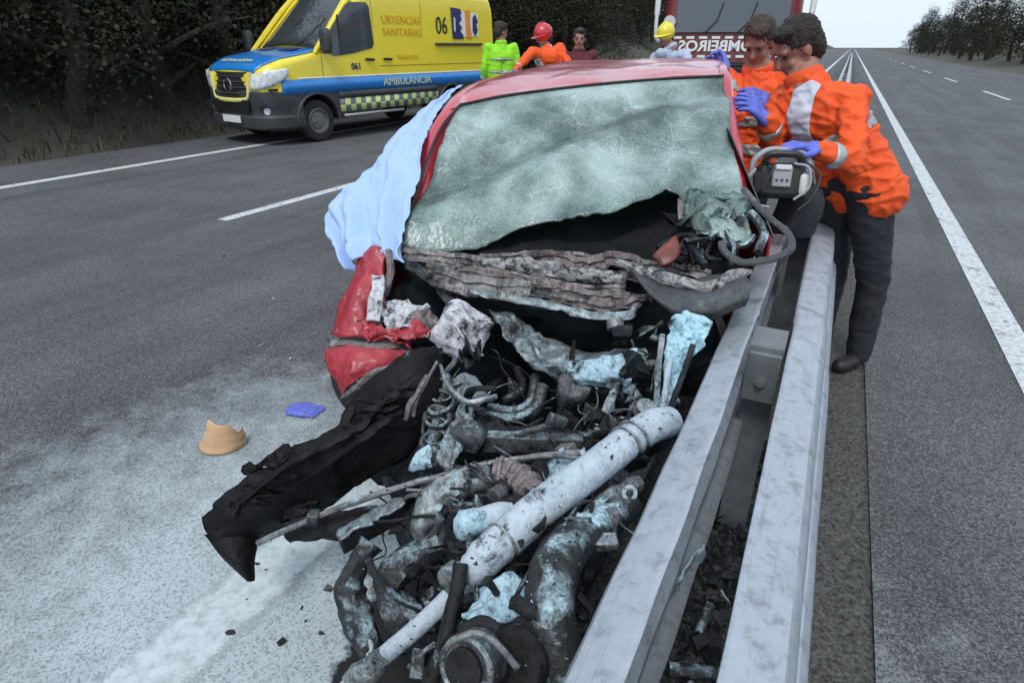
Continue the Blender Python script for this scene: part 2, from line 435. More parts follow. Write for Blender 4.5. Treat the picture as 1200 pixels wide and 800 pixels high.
    D['powdered'] = mat('powdered_pipe', (.47, .55, .61), (.35, .42, .48), 8, rough=.75, bump=0.59, bscale=50, soot=.14, sscale=14, grit=0.25)
    D['powder_clean'] = mat('powder_coated', (.43, .61, .69), (.28, .42, .49), 7, rough=.85, bump=0.85, bscale=40, soot=.26, sscale=10, grit=0.6)
    D['foam_blue'] = mat('pale_blue_panel', (.45, .68, .78), (.30, .50, .60), 9, rough=.7, bump=0.68, bscale=30, soot=.2, sscale=9, grit=0.5)
    D['cowl'] = mat('cowl_steel', (.17, .16, .16), (.25, .235, .23), 9, rough=.5, metal=.25, bump=0.59, bscale=40, dust_or_sheen=.30, dcol=(.46, .45, .45), soot=.22, grit=0.62)
    D['cowl_pink'] = mat('primer_steel', (.20, .165, .165), (.14, .115, .115), 8, rough=.5, metal=.15, bump=0.59, bscale=40, dust_or_sheen=.34, dcol=(.50, .47, .47), soot=.20, grit=0.62)
    D['cowl_foam'] = mat('crumbly_seal', (.42, .42, .42), (.20, .20, .20), 40, rough=.9, bump=1.0, bscale=90, soot=.3, sscale=30)
    D['shell'] = mat('cowl_plastic', (.050, .055, .060), (.075, .08, .085), 7, rough=.55, bump=0.42, bscale=50, dust_or_sheen=.2, dcol=(.30, .31, .31), grit=0.4, spec=0.3)
    D['insul'] = mat('heat_shield', (.16, .19, .20), (.25, .30, .32), 6, rough=.45, metal=.35, bump=0.51, bscale=26, dust_or_sheen=.36, soot=.25, grit=0.62)
    D['white_bits'] = mat('white_reservoir', (.62, .64, .68), (.40, .38, .42), 12, rough=.5, bump=0.68, bscale=30, soot=.30, sscale=16, grit=0.5)
    D['wire'] = mat('bare_wire', (.28, .29, .29), (.14, .14, .15), 20, rough=.45, metal=.4, bump=0.17, dust_or_sheen=.4, grit=0.62)
    D['tyre'] = mat('tyre_rubber', (.014, .014, .015), (.022, .022, .022), 14, rough=.8, bump=.4, bscale=60)
    D['rust_orange'] = mat('broken_lamp', (.22, .05, .035), (.12, .035, .025), 12, rough=.4, bump=.2, soot=.2)
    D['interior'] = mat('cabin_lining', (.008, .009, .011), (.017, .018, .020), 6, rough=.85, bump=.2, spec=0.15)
    D['seat'] = mat('seat_cloth', (.03, .032, .036), (.05, .05, .055), 20, rough=.95, bump=.3, bscale=150)
    D['sheet'] = mat('blue_disposable_sheet', (.34, .485, .77), (.38, .53, .80), 5, rough=.75, bump=.10, bscale=90)
    D['glove'] = mat('nitrile_glove', (.10, .13, .55), (.13, .17, .62), 8, rough=.45, bump=.15, bscale=60)
    D['tan'] = mat('tan_plastic', (.62, .40, .22), (.52, .33, .18), 8, rough=.5, bump=.1, dust_or_sheen=.1)
    # glass of the windscreen
    k = NT('shattered_glass'); co = k.co()
    v1 = k.n('TexVoronoi', feature='DISTANCE_TO_EDGE'); v1.inputs['Scale'].default_value = 70; k.l(co, v1.inputs['Vector'])
    warp = k.n('TexNoise'); warp.inputs['Scale'].default_value = 3.0; warp.inputs['Detail'].default_value = 3; k.l(co, warp.inputs['Vector'])
    add = k.n('VectorMath', operation='MULTIPLY_ADD'); k.l(warp.outputs['Color'], add.inputs[0]); add.inputs[1].default_value = (.16, .16, .16); k.l(co, add.inputs[2])
    v2 = k.n('TexVoronoi', feature='DISTANCE_TO_EDGE'); v2.inputs['Scale'].default_value = 7; k.l(add.outputs[0], v2.inputs['Vector'])
    v3 = k.n('TexVoronoi', feature='DISTANCE_TO_EDGE'); v3.inputs['Scale'].default_value = 40; k.l(add.outputs[0], v3.inputs['Vector'])
    fine = k.ramp(v1.outputs['Distance'], [(.0, 1.0), (.10, 0.0)])
    crk = k.ramp(v2.outputs['Distance'], [(.0, 1.0), (.013, 0.0)])
    crk2 = k.ramp(v3.outputs['Distance'], [(.0, 1.0), (.030, 0.0)])
    patchy = k.ramp(k.noise(co, 2.1, 7, .60, .2), [(.40, 0.0), (.62, 1.0)])
    cl = k.mix(patchy, (.09, .150, .136), (.355, .465, .435))
    c_ = k.math('MULTIPLY', crk, k.ramp(k.noise(co, 4, 3), [(.44, 0.0), (.60, .9)]))
    c2_ = k.math('MULTIPLY', crk2, k.ramp(k.noise(co, 9, 3), [(.36, 0.0), (.58, .75)]))
    allc = k.math('MAXIMUM', k.math('MAXIMUM', c_, c2_), k.math('MULTIPLY', fine, .30))
    cl = k.mix(allc, cl, (.68, .77, .77)); k.l(cl, k.b.inputs['Base Color'])
    k.b.inputs['Roughness'].default_value = .27; k.b.inputs['Specular IOR Level'].default_value = .55
    cell = k.n('TexVoronoi'); cell.inputs['Scale'].default_value = 70; k.l(co, cell.inputs['Vector'])
    k.bump(k.math('ADD', k.math('MULTIPLY', cell.outputs['Distance'], .6), k.noise(co, 26, 4)), .35, .006)
    tr = k.n('BsdfTransparent'); tr.inputs[0].default_value = (.55, .70, .66, 1)
    ms = k.n('MixShader')
    op = k.math('ADD', k.math('MULTIPLY', patchy, .42), .46)
    k.l(k.math('MAXIMUM', op, allc), ms.inputs[0]); k.l(tr.outputs[0], ms.inputs[1]); k.l(k.b.outputs[0], ms.inputs[2])
    k.l(ms.outputs[0], k.out.inputs['Surface']); D['frost'] = k.m
    # vehicles
    D['yellow'] = mat('yellow_paint', (.86, .70, .045), (.82, .66, .04), 1.2, rough=.3, bump=.02, coat=.4)
    D['yellow_pale'] = mat('pale_yellow_vinyl', (.75, .72, .25), (.7, .66, .22), 4, rough=.4, bump=0)
    D['blue'] = mat('blue_vinyl', (.020, .22, .62), (.018, .19, .56), 3, rough=.3, bump=.02, coat=.4)
    D['blue_dark'] = mat('navy_vinyl', (.022, .03, .13), (.02, .025, .11), 3, rough=.4, bump=0)
    D['grey_plastic'] = mat('grey_cladding', (.040, .043, .048), (.052, .055, .06), 6, rough=.55, bump=.15, bscale=120)
    D['white_paint'] = mat('white_vinyl', (.78, .80, .80), (.72, .74, .74), 4, rough=.4, bump=0)
    D['orange_vinyl'] = mat('orange_vinyl', (.80, .30, .03), (.76, .28, .03), 4, rough=.4, bump=0)
    D['orange_text'] = mat('orange_lettering', (.72, .42, .02), (.68, .38, .02), 4, rough=.4, bump=0)
    D['text_black'] = mat('black_lettering', (.03, .03, .035), (.04, .04, .04), 4, rough=.4, bump=0)
    D['chrome'] = mat('chrome', (.75, .76, .78), (.65, .66, .68), 4, rough=.18, metal=1.0, bump=0)
    D['alloy_rim'] = mat('grey_rim', (.22, .23, .24), (.16, .17, .18), 9, rough=.45, metal=.5, bump=.05)
    k = NT('dark_glass'); k.b.inputs['Base Color'].default_value = (.045, .055, .06, 1); k.b.inputs['Roughness'].default_value = .06
    k.b.inputs['Specular IOR Level'].default_value = .7; k.bump(k.noise(k.co(), 2.0, 2), .03, .02); D['glass'] = k.m
    k = NT('lamp_glass'); k.b.inputs['Base Color'].default_value = (.62, .66, .70, 1); k.b.inputs['Roughness'].default_value = .15
    co = k.co(); k.l(k.ramp(k.noise(co, 14, 3), [(.30, (.45, .48, .52)), (.6, (.80, .84, .88))]), k.b.inputs['Base Color']); k.b.inputs['Coat Weight'].default_value = .8; D['lamp'] = k.m
    k = NT('chequer_vinyl'); co = k.co(); ch = k.n('TexChecker'); ch.inputs['Scale'].default_value = 1/.125
    ch.inputs['Color1'].default_value = (.62, .62, .22, 1); ch.inputs['Color2'].default_value = (.085, .17, .17, 1)
    mp = k.n('Mapping'); mp.inputs['Location'].default_value = (.03, .061, .0006); k.l(co, mp.inputs[0]); k.l(mp.outputs[0], ch.inputs['Vector']); k.l(ch.outputs['Color'], k.b.inputs['Base Color']); k.b.inputs['Roughness'].default_value = .45; D['chequer'] = k.m
    D['engine_red'] = mat('fire_engine_red', (.16, .012, .016), (.19, .016, .02), 2, rough=.35, bump=.02, coat=.4)
    k = NT('truck_glass'); k.b.inputs['Base Color'].default_value = (.07, .085, .10, 1); k.b.inputs['Roughness'].default_value = .12; k.b.inputs['Specular IOR Level'].default_value = .9; D['truck_glass'] = k.m
    # people
    D['skin'] = mat('skin', (.36, .19, .14), (.27, .12, .085), 22, rough=.55, bump=.1, bscale=150)
    D['hair'] = mat('dark_hair', (.018, .013, .010), (.03, .022, .016), 40, rough=.6, bump=.8, bscale=120)
    D['hair_brown'] = mat('brown_hair', (.045, .028, .018), (.06, .04, .026), 40, rough=.6, bump=.8, bscale=120)
    D['orange'] = mat('orange_jacket', (.85, .10, .012), (.78, .085, .010), 6, rough=.7, bump=.2, bscale=160)
    D['reflective'] = mat('reflective_tape', (.45, .46, .47), (.36, .37, .38), 20, rough=.4, metal=.3, bump=.1)
    D['shirt'] = mat('white_shirt', (.58, .60, .68), (.50, .52, .60), 8, rough=.85, bump=.2, bscale=160)
    D['navy'] = mat('dark_trousers', (.016, .018, .024), (.024, .027, .034), 8, rough=.85, bump=.25, bscale=140)
    D['boots'] = mat('black_boots', (.012, .012, .012), (.02, .02, .02), 8, rough=.5, bump=.15)
    D['lime'] = mat('lime_vest', (.32, .80, .02), (.28, .72, .02), 7, rough=.7, bump=.2)
    D['helmet_red'] = mat('red_helmet', (.55, .03, .05), (.5, .03, .045), 4, rough=.3, bump=0, coat=.4)
    D['helmet_yellow'] = mat('yellow_helmet', (.80, .68, .05), (.76, .62, .04), 4, rough=.3, bump=0, coat=.4)
    D['maroon'] = mat('maroon_fleece', (.11, .022, .028), (.09, .018, .024), 9, rough=.9, bump=.2)
    D['paleblue'] = mat('pale_blue_jacket', (.42, .50, .62), (.36, .44, .56), 8, rough=.8, bump=.2)
    D['eye'] = mat('eye', (.03, .02, .016), (.02, .015, .01), 9, rough=.15, bump=0)
    D['lip'] = mat('lip', (.30, .11, .09), (.26, .10, .08), 9, rough=.5, bump=0)
    D['device_grey'] = mat('device_grey', (.34, .35, .37), (.28, .29, .31), 9, rough=.45, bump=.05)
    D['device_white'] = mat('device_white', (.66, .65, .64), (.58, .57, .56), 9, rough=.4, bump=.05)
    D['screen'] = mat('device_screen', (.03, .035, .04), (.04, .045, .05), 4, rough=.12, bump=0)
    # plants
    def leaf(name, a, b):
        k = NT(name); oi = k.n('NewGeometry')
        col = k.ramp(k.noise(k.co(True), .9, 4), [(.3, a), (.7, b)])
        col2 = k.mix(k.ramp(oi.outputs['Random Per Island'], [(0, .0), (1, .6)]), col, [x*.5 for x in a])
        k.l(col2, k.b.inputs['Base Color']); k.b.inputs['Roughness'].default_value = .7; k.b.inputs['Specular IOR Level'].default_value = .2
        return k.m
    D['leaf1'] = leaf('dark_leaves', (.014, .020, .010), (.034, .040, .020))
    D['leaf2'] = leaf('olive_leaves', (.022, .024, .013), (.046, .042, .022))
    D['leaf3'] = leaf('meadow_leaves', (.055, .058, .034), (.10, .090, .055))
    D['bark'] = mat('bark', (.035, .030, .024), (.06, .052, .042), 8, rough=.95, bump=.8, bscale=14)
defmats()
# ================================================================== SETTING
def strip(name, n0, n1, r0, r1, z, m, kind='structure', nr=1, parent=None):
    mb = MB(); rows = [[R3(r0+(r1-r0)*i/nr, n0, z), R3(r0+(r1-r0)*i/nr, n1, z)] for i in range(nr+1)]
    mb.loft(rows); o = mb.build(name, m, parent, smooth=False)
    if kind: o['kind'] = kind
    return o
def build_setting():
    g = MB(); g.add([R3(-300, -500, -.35), R3(1500, -500, -.35), R3(1500, 700, -.35), R3(-300, 700, -.35)], [(0, 1, 2, 3)])
    g.build('ground', MT['ground'], smooth=False)['kind'] = 'structure'
    strip('road', .40, 10.6, -40, 700, 0.0, MT['asphalt'])
    strip('opposite_road', -.40, -9.6, -40, 700, -.004, MT['asphalt'])
    md = MB(); G = []
    for i in range(90):
        r = -3+i*.14; G.append([R3(r, n, -.03 if abs(n) > .4 else (-.006+(.035*noise.noise(Vector((r*4, n*9, 0)))+.02*noise.noise(Vector((r*11, n*20, 3))))*(1 if abs(n) < .3 else .3))) for n in (-.46, -.36, -.25, -.1, 0, .1, .25, .36, .46)])
    G.append([R3(700, n, -.012) for n in (-.46, -.36, -.25, -.1, 0, .1, .25, .36, .46)])
    md.loft(G); md.build('median_strip', MT['median'])['kind'] = 'structure'
    # painted lines
    strip('edge_line', 1.22, 1.52, -20, 600, .004, MT['edge_paint'])
    strip('shoulder_line', 8.86, 9.04, -20, 600, .004, MT['paint_line'])
    strip('opposite_edge_line', -1.1, -1.26, -20, 600, .001, MT['paint_line'])
    for k in range(-1, 9):
        strip('lane_dash', 5.18, 5.32, 3.95+12.5*k, 9.0+12.5*k, .004, MT['paint_line'])
        strip('opposite_lane_dash', -4.8, -4.93, 1.0+12.5*k, 6.0+12.5*k, .001, MT['paint_line'])
    # grass bank beside the shoulder, rising to the wood
    def bank(name, ns, zs, r0, r1, nr, seed):
        mb = MB(); G = []
        for i in range(nr+1):
            r = r0+(r1-r0)*(i/nr)**1.5
            row = []
            for n, z in zip(ns, zs):
                k = min(1, max(0, (abs(n)-10.3)/3)); row.append(R3(r, n, z+k*(.45*noise.noise(Vector((r*.22, n*.22, seed)))+.18*noise.noise(Vector((r*.9, n*.9, seed))))))
            G.append(row)
        mb.loft(G); mb.build(name, MT['grass_bank'])['kind'] = 'structure'
    bank('grass_bank', [10.58, 11.0, 11.6, 12.4, 13.5, 15, 17, 20, 25, 34, 60, 120], [-.02, -.03, .1, .45, .9, 1.5, 2.2, 3.2, 4.8, 7, 11, 14], -40, 600, 90, 1)
    bank('opposite_bank', [-9.58, -10.2, -11.4, -13, -16, -24, -50, -120, -300], [-.03, -.06, -.1, .1, .3, .6, 1.0, 3, 7], -40, 600, 60, 5)
    rnd = random.Random(5)
    # rough grass and bramble on the bank
    mb = MB()
    for i in range(26000):
        r = -8+rnd.random()**1.3*85; n = 10.8+rnd.random()**1.2*11
        z = lerp_tab([(10.5, -.02), (11.6, .1), (13.5, .9), (17, 2.2), (20, 3.2), (25, 4.8)], n)-.05
        h = .10+rnd.random()**2*.38; a = rnd.random()*6.28; w = .006+.012*rnd.random(); b = R3(r, n, z)
        dx = Vector((cos(a), sin(a), 0)); lean = Vector((rnd.gauss(0, .3), rnd.gauss(0, .3), 1)).normalized()
        mb.add([b-dx*w, b+dx*w, b+lean*h*.6+dx*w*1.6, b+lean*h], [(0, 1, 2), (0, 2, 3)])
    mb.build('rough_grass', MT['leaf3'], smooth=False); o = COL.objects['rough_grass']; tag(o, 'rough dark grass and bramble on the bank beside the road', 'grass', kind='stuff')

# ------------------------------------------------------------------ trees
def make_tree(seed, h, w, m, base=.12, nleaf=2600, ls=1.0):
    rnd = random.Random(seed); root = empty('roadside_tree')
    tr = MB(); top = Vector((rnd.gauss(0, .3), rnd.gauss(0, .3), h*.82))
    mid = Vector((rnd.gauss(0, .15), rnd.gauss(0, .15), h*.4))
    tr.tube([Vector((0, 0, -.4)), Vector((0, 0, .2)), mid, top], [.24, .19, .13, .03], 8, 12)
    tips = []
    for k in range(13):
        t = base+.05+.8*k/13.0; z = h*t; a = k*2.4+rnd.random(); L = w*(1.02-.55*t)*(.7+.4*rnd.random())
        p0 = Vector((0, 0, z)).lerp(Vector((mid.x, mid.y, z)), .8)
        p1 = p0+Vector((cos(a)*L*.55, sin(a)*L*.55, L*.22)); p2 = p0+Vector((cos(a)*L, sin(a)*L, L*.30))
        tr.tube([p0, p1, p2], [.06, .035, .012], 5, 6); tips += [p1, p2, (p1+p2)/2]
    tr.build('trunk', MT['bark'], root)
    cr = MB(); cl = []
    for p in tips:
        for q in range(2): cl.append((p+Vector((rnd.gauss(0, .35), rnd.gauss(0, .35), rnd.gauss(.1, .3))), .35+.5*rnd.random()))
    for q in range(8): cl.append((top+Vector((rnd.gauss(0, .5), rnd.gauss(0, .5), rnd.gauss(.2, .5))), .45))
    for i in range(nleaf):
        c, s = cl[rnd.randrange(len(cl))]
        d = Vector((rnd.gauss(0, 1), rnd.gauss(0, 1), rnd.gauss(0, .8))); d = d.normalized()*s*(rnd.random()**.4)*1.15
        p = c+d; ax = Vector((rnd.gauss(0, 1), rnd.gauss(0, 1), rnd.gauss(-.3, .7))).normalized()
        up = Vector((rnd.gauss(0, 1), rnd.gauss(0, 1), rnd.gauss(0, 1))); sd_ = ax.cross(up).normalized()
        L = (.08+.10*rnd.random())*ls; W = L*.42
        cr.add([p, p+ax*L*.5+sd_*W, p+ax*L, p+ax*L*.5-sd_*W], [(0, 1, 2, 3)])
    cr.build('crown', m, root, smooth=False)
    return root
def bank_z(n):
    if n > 0: return lerp_tab([(10.5, -.02), (11.6, .1), (13.5, .9), (17, 2.2), (20, 3.2), (25, 4.8), (34, 7), (60, 11)], n)
    return lerp_tab([(9.6, -.03), (13, .1), (16, .3), (24, .6), (50, 1.0), (120, 3)], -n)
def build_trees():
    protos = [make_tree(11, 7.5, 2.6, MT['leaf1'], .04, 5200, .85), make_tree(12, 9, 3.0, MT['leaf2'], .05, 5600, .9), make_tree(13, 6.2, 2.8, MT['leaf1'], .03, 5200, .8), make_tree(14, 4.4, 2.2, MT['leaf2'], .02, 7500, .55)]
    rnd = random.Random(3); used = set()
    spots = []
    r = 1.0
    while r < 95:
        step = 2.3+r*.035
        spots.append((r+rnd.gauss(0, .5), 15.6+rnd.random()*1.6, rnd.choice([0, 2, 3, 3])))
        spots.append((r+step*.5+rnd.gauss(0, .5), 17.5+rnd.random()*2, rnd.choice([0, 1, 2])))
        spots.append((r+rnd.gauss(0, .8), 21.5+rnd.random()*3, rnd.choice([0, 1])))
        r += step
    rr_ = 3.0
    while rr_ < 34:
        spots.append((rr_, 12.3+rnd.random()*.9, 3)); spots.append((rr_+.9, 13.6+rnd.random(), 3)); rr_ += 1.9
    opp = []
    for i in range(30): opp.append((66+i*4.6+rnd.gauss(0, 1), -12.5-rnd.random()*4, rnd.choice([2, 3, 3, 0])))
    for i in range(26):
        opp.append((30+i*5.5+rnd.gauss(0, 1.5), -17-rnd.random()*9-i*.2, rnd.choice([0, 1, 2, 3])))
    for grp, sp in ((0, spots), (1, opp)):
        for (r, n, k) in sp:
            if k not in used: o = protos[k]; used.add(k)
            else: o = copy_tree(protos[k])
            o.location = R3(r, n, bank_z(n)-.1); o.rotation_euler = (0, 0, rnd.random()*6.28)
            s = .85+.35*rnd.random(); o.scale = (s, s, s*(.9+.25*rnd.random()))
            if grp == 0: tag(o, 'dark leafy tree in the dense wood on the bank left of the road', 'tree', 'trees of the wood on the bank')
            else: tag(o, 'distant tree under pale sky across the opposite carriageway', 'tree', 'trees beyond the opposite carriageway')

# ------------------------------------------------------------------ crash barrier
WPROF = [(0.0, .312), (.012, .306), (.040, .302), (.078, .285), (.086, .268), (.086, .226), (.078, .206), (.022, .180), (.010, .168), (.010, .144), (.022, .132), (.078, .106), (.086, .086), (.086, .044), (.078, .027), (.03, .008), (.0, .0)]
def beam_mesh(r0, r1, nback, side, ztop, seed, bend=None, nr=40):
    mb = MB(); G = []
    for i in range(nr+1):
        r = r0+(r1-r0)*i/nr
        q_ = 1.0 if side > 0 else .25
        dn = q_*(.006*noise.noise(Vector((r*1.3, seed, 0)))+.004*noise.noise(Vector((r*5, seed, 1))))
        dz = .006*noise.noise(Vector((r*1.1, seed, 4)))
        tilt = .0
        if bend: b = bend(r); dn += b[0]; dz += b[1]; tilt = b[2]
        row = []
        for (o, z) in WPROF:
            oo = o+(z-.312)*tilt; row.append(R3(r, nback+side*oo+dn, ztop-.312+z+dz+.003*noise.noise(Vector((r*9, z*30, seed)))))
        G.append(row)
    return mb.loft(G)
def build_barrier():
    for side, nb, name, lab in ((1, .102, 'crash_barrier_beam', 'dented steel barrier beam on the road side, pinned by the wreck'),
                                (-1, -.004, 'crash_barrier_beam', 'straight steel barrier beam facing the opposite carriageway')):
        root = empty(name, R3(2, nb, 0)); tag(root, lab, 'guard rail', 'beams of the double crash barrier')
        if side == 1:
            bend = lambda r: (0, 0, .10*max(0, 1-abs(r-1.6)/1.6))
        else: bend = lambda r: (0, 0, -.24)
        # overlapping beam lengths, splices near the posts
        cuts = [-6.4, -2.4, 1.97, 5.97, 9.97, 13.97, 40, 120]
        for a, b in zip(cuts, cuts[1:]):
            n = int(min(150, max(24, (b-a)*22)))
            mbb = beam_mesh(a, b+.16, nb+(.003*side if (cuts.index(a) % 2) else 0), side, .760+(.003 if (cuts.index(a) % 2) else 0), side*3.0, bend, n)
            mbb.build('beam_section', MT['galv'], root, solid=.004, angle=30)
        for k in range(-2, 6):
            r = 1.97+4*k
            for z in (.50, .70):
                for dr in (.05, .11):
                    bo = MB(); bo.disc(R3(r+dr, nb+side*(.03), z-.03), RN*side, .012, .01, 6); bo.build('splice_bolt', MT['galv_dark'], root, smooth=False)
    grp = 'posts of the double crash barrier'
    protos = None
    for k in range(-1, 12):
        r = 1.84+2*k
        if protos is None:
            t = empty('barrier_post'); c = MB()
            # C-section post standing between the two beams (local x along road, y across)
            poly = [(-.03, -.046), (.03, -.046), (.03, -.040), (-.024, -.040), (-.024, .040), (.03, .040), (.03, .046), (-.03, .046)]
            c.prism([Vector((x, y, -.3)) for x, y in poly], (0, 0, .93)); c.build('post', MT['galv_dark'], t, smooth=False)
            s = MB(); s.add([(-.075, -.048, .748), (-.075, .048, .748), (-.075, -.048, .56), (-.075, .048, .56), (.07, -.048, .75), (.07, .048, .75), (.07, -.048, .56), (.07, .048, .56)],
                            [(0, 1, 3, 2), (0, 4, 5, 1)]); sp = s.build('spacer', MT['galv_dark'], t, smooth=False, solid=.005)
            l = MB(); l.box((-.088, 0, .655), (.02, .094, .16)); l.build('spacer_plate', MT['galv_dark'], t, smooth=False, bevel=.002)
            w = MB(); w.disc((-.102, .0, .645), (1, 0, 0), .019, .006, 16); w.disc((-.110, 0, .645), (1, 0, 0), .012, .014, 6); w.build('bolt', MT['galv_dark'], t, smooth=False)
            protos = t; o = t
        else: o = copy_tree(protos)
        b = R3(r, .049, 0); o.location = b; o.rotation_euler = (0, 0, math.atan2(RD.y, RD.x))
        if k == 0: tag(o, 'barrier post with bolted spacer plate beside the wrecked engine', 'post', grp)
        else: tag(o, 'steel post holding the double crash barrier away from the wreck', 'post', grp)
# ================================================================== VEHICLES
def wheel(parent, c, R, w, side, rim_r=.6, spokes=6, name='wheel'):
    """c: hub centre, axis y, side +1/-1 = outward direction; returns wheel part with tyre, rim sub-parts"""
    c = Vector(c); out = Vector((0, side, 0))
    hub = MB(); hub.disc(c, out, R*.28, w*.9, 20); hub.disc(c+out*w*.46, out, R*.16, .03, 16)
    h = hub.build(name, MT['alloy_rim'], parent, bevel=.004)
    ty = MB(); prof = [(rim_r, -.46), (.80, -.5), (.93, -.48), (.99, -.38), (1, -.2), (1, .2), (.99, .38), (.93, .48), (.80, .5), (rim_r, .46)]
    seg = 40; rings = []
    for i in range(seg+1):
        a = 2*pi*i/seg; d = Vector((cos(a), 0, sin(a))); rings.append([c+d*R*p+out*w*q for p, q in prof])
    ty.loft(rings); ty.build('tyre', MT['tyre'], h)
    rm = MB(); rings = []
    for i in range(seg+1):
        a = 2*pi*i/seg; d = Vector((cos(a), 0, sin(a)))
        rings.append([c+d*R*p+out*w*q for p, q in [(rim_r*1.01, .47), (rim_r*.96, .48), (rim_r*.90, .30), (rim_r*.72, .26), (rim_r*.66, .34), (rim_r*.46, .36), (rim_r*.40, .44), (.02, .44)]])
    rm.loft(rings); rm.build('rim', MT['alloy_rim'], h, solid=.004)
    for i in range(spokes):
        a = 2*pi*i/spokes; d = Vector((cos(a), 0, sin(a)))
        b = MB(); b.disc(c+d*R*.30+out*w*.40, out, .016, .03, 8); b.build('wheel_bolt', MT['chrome'], h, smooth=False)
    return h

def build_ambulance():
    root = empty('ambulance')
    Wt = [(-4.9, .985), (.40, .99), (.62, .965), (.80, .90), (.92, .78), (.975, .62), (.99, .50)]
    Zt = [(-5.22, 2.45), (-5.16, 2.60), (-4.9, 2.66), (-1.83, 2.64), (-1.38, 2.54), (-1.13, 2.40), (-.21, 1.535), (-.13, 1.50), (.2, 1.44), (.55, 1.38), (.82, 1.28), (.93, 1.21), (.99, 1.10)]
    AX = (0.0, -3.66)
    def Wf(x): return lerp_tab(Wt, x)
    def zb(x):
        z = .46
        for a in AX:
            if abs(x-a) < .44: z = max(z, .36+sqrt(.44**2-(x-a)**2))
        return z
    def ys(x, z): return Wf(x)-.10*max(0, z-1.05)/1.6
    xs = sorted(set([-5.22, -5.16, -5.0, -4.6, -4.3] + [a+.44*cos(pi*k/12) for a in AX for k in range(13)] + [-3.0, -2.5, -2, -1.83, -1.5, -1.38, -1.13] + [-1.13+.92*k/8 for k in range(9)] + [-.13, .05, .2, .3, .55, .62, .7, .8, .86, .92, .95, .975, .99]))
    def section(x, z0):
        zt = lerp_tab(Zt, x); bon = x > -.21
        rc = .10 if bon else .16
        zs = max(zt-rc*1.3, z0+.02); half = []
        lv = 8
        for i in range(lv+1):
            z = z0+(zs-z0)*i/lv; half.append((ys(x, z), z))
        y1 = ys(x, zs)
        for k in range(1, 6):
            a = pi/2*k/5; half.append((y1-rc*(1-cos(a))*1.2, zs+(zt-zs)*sin(a)*.82))
        yk, zk = half[-1]
        for k in range(1, 5): t = k/4.0; half.append((yk*(1-t), zk+(zt-zk)*(1-(1-t)**2)))
        return [Vector((x, y, z)) for y, z in half]+[Vector((x, -y, z)) for y, z in reversed(half[:-1])]
    up = MB(); up.loft([section(x, .82) for x in xs], cap=True)
    up.build('body', MT['yellow'], root, angle=35)
    lo = MB()
    for sgn in (1, -1):
        lo.loft([[Vector((x, sgn*ys(x, z), z)) for z in (zb(x), (zb(x)+.83)/2 if zb(x) < .8 else .815, .83)] for x in xs if x < .62])
    lo.build('sill_panel', MT['grey_plastic'], root)
    fl = MB(); fl.box((-2.0, 0, .50), (5.6, 1.5, .12)); fl.box((-2.0, 0, .9), (5.7, 1.86, .04)); fl.build('floor_pan', MT['black_bare'], root, smooth=False)
    rb = MB(); rb.box((-5.23, 0, .55), (.12, 1.9, .22)); rb.build('rear_bumper', MT['grey_plastic'], root, bevel=.02)
    # front bumper
    plan = [(.30, 1.0), (.60, .985), (.82, .92), (.95, .80), (1.02, .62), (1.055, .35), (1.065, 0)]
    pl = spline([Vector((x, y, 0)) for x, y in plan], 18); pl = pl+[Vector((p.x, -p.y, 0)) for p in reversed(pl[:-1])]
    def ringat(z, ins): return [Vector((p.x-ins*(.6 if p.x > .5 else 0), p.y*(1-ins*.5), z)) for p in pl]
    bm = MB(); bm.loft([ringat(.26, .10), ringat(.30, .02), ringat(.46, .0), ringat(.50, .045), ringat(.60, .05), ringat(.64, .02), ringat(.86, .03), ringat(.90, .10)])
    b_ = bm.build('front_bumper', MT['grey_plastic'], root, angle=30)
    # wheel arch cheek over bumper
    for sgn in (1, -1):
        fo = MB(); fo.disc((.90, sgn*.80, .57), (1, sgn*.8, 0), .055, .03, 16); fo.build('fog_lamp', MT['lamp'], b_)
        st = MB(); st.prism([Vector((.93, sgn*.86, .70)), Vector((.99, sgn*.70, .66)), Vector((.99, sgn*.70, .60)), Vector((.93, sgn*.86, .66))], (.02, sgn*.02, 0)); st.build('bumper_groove', MT['black_bare'], b_, smooth=False)
    np_ = MB(); np_.box((1.085, .0, .43), (.015, .52, .115)); n_ = np_.build('number_plate', MT['white_paint'], b_, smooth=False)
    it = MB(); it.prism([Vector((1.045, -.52, .55)), Vector((1.045, .52, .55)), Vector((1.045, .55, .74)), Vector((1.045, -.55, .74))], (.018, 0, 0)); it.build('lower_intake', MT['black_bare'], b_, smooth=False)
    # grille
    def gx(y): return 1.055-.10*(abs(y)/.6)**2.2
    gr = MB(); rows = []
    for z in (.77, .86, 1.0, 1.12, 1.17):
        w = .47+.13*(z-.77)/.4; rows.append([Vector((gx(t*w)-.06*(z-.77)/.4-.0, t*w, z)) for t in [k/8.0 for k in range(-8, 9)]])
    gr.loft(rows); g_ = gr.build('grille', MT['black_bare'], root, solid=.02)
    for z in (.84, .93, 1.02, 1.10):
        w = .45+.13*(z-.77)/.4; br = MB(); br.tube([Vector((gx(t*w)+.014-.06*(z-.77)/.4, t*w, z)) for t in [k/6.0 for k in range(-6, 7)]], .011, 6); br.build('grille_bar', MT['grey_plastic'], g_)
    fr = MB(); path = [Vector((gx(.52)-.02, -.56, 1.16)), Vector((gx(.5), -.52, .95)), Vector((gx(.46)+.01, -.47, .77)), Vector((gx(.3)+.012, -.25, .735)), Vector((gx(0)+.015, 0, .73)), Vector((gx(.3)+.012, .25, .735)), Vector((gx(.46)+.01, .47, .77)), Vector((gx(.5), .52, .95)), Vector((gx(.52)-.02, .56, 1.16))]
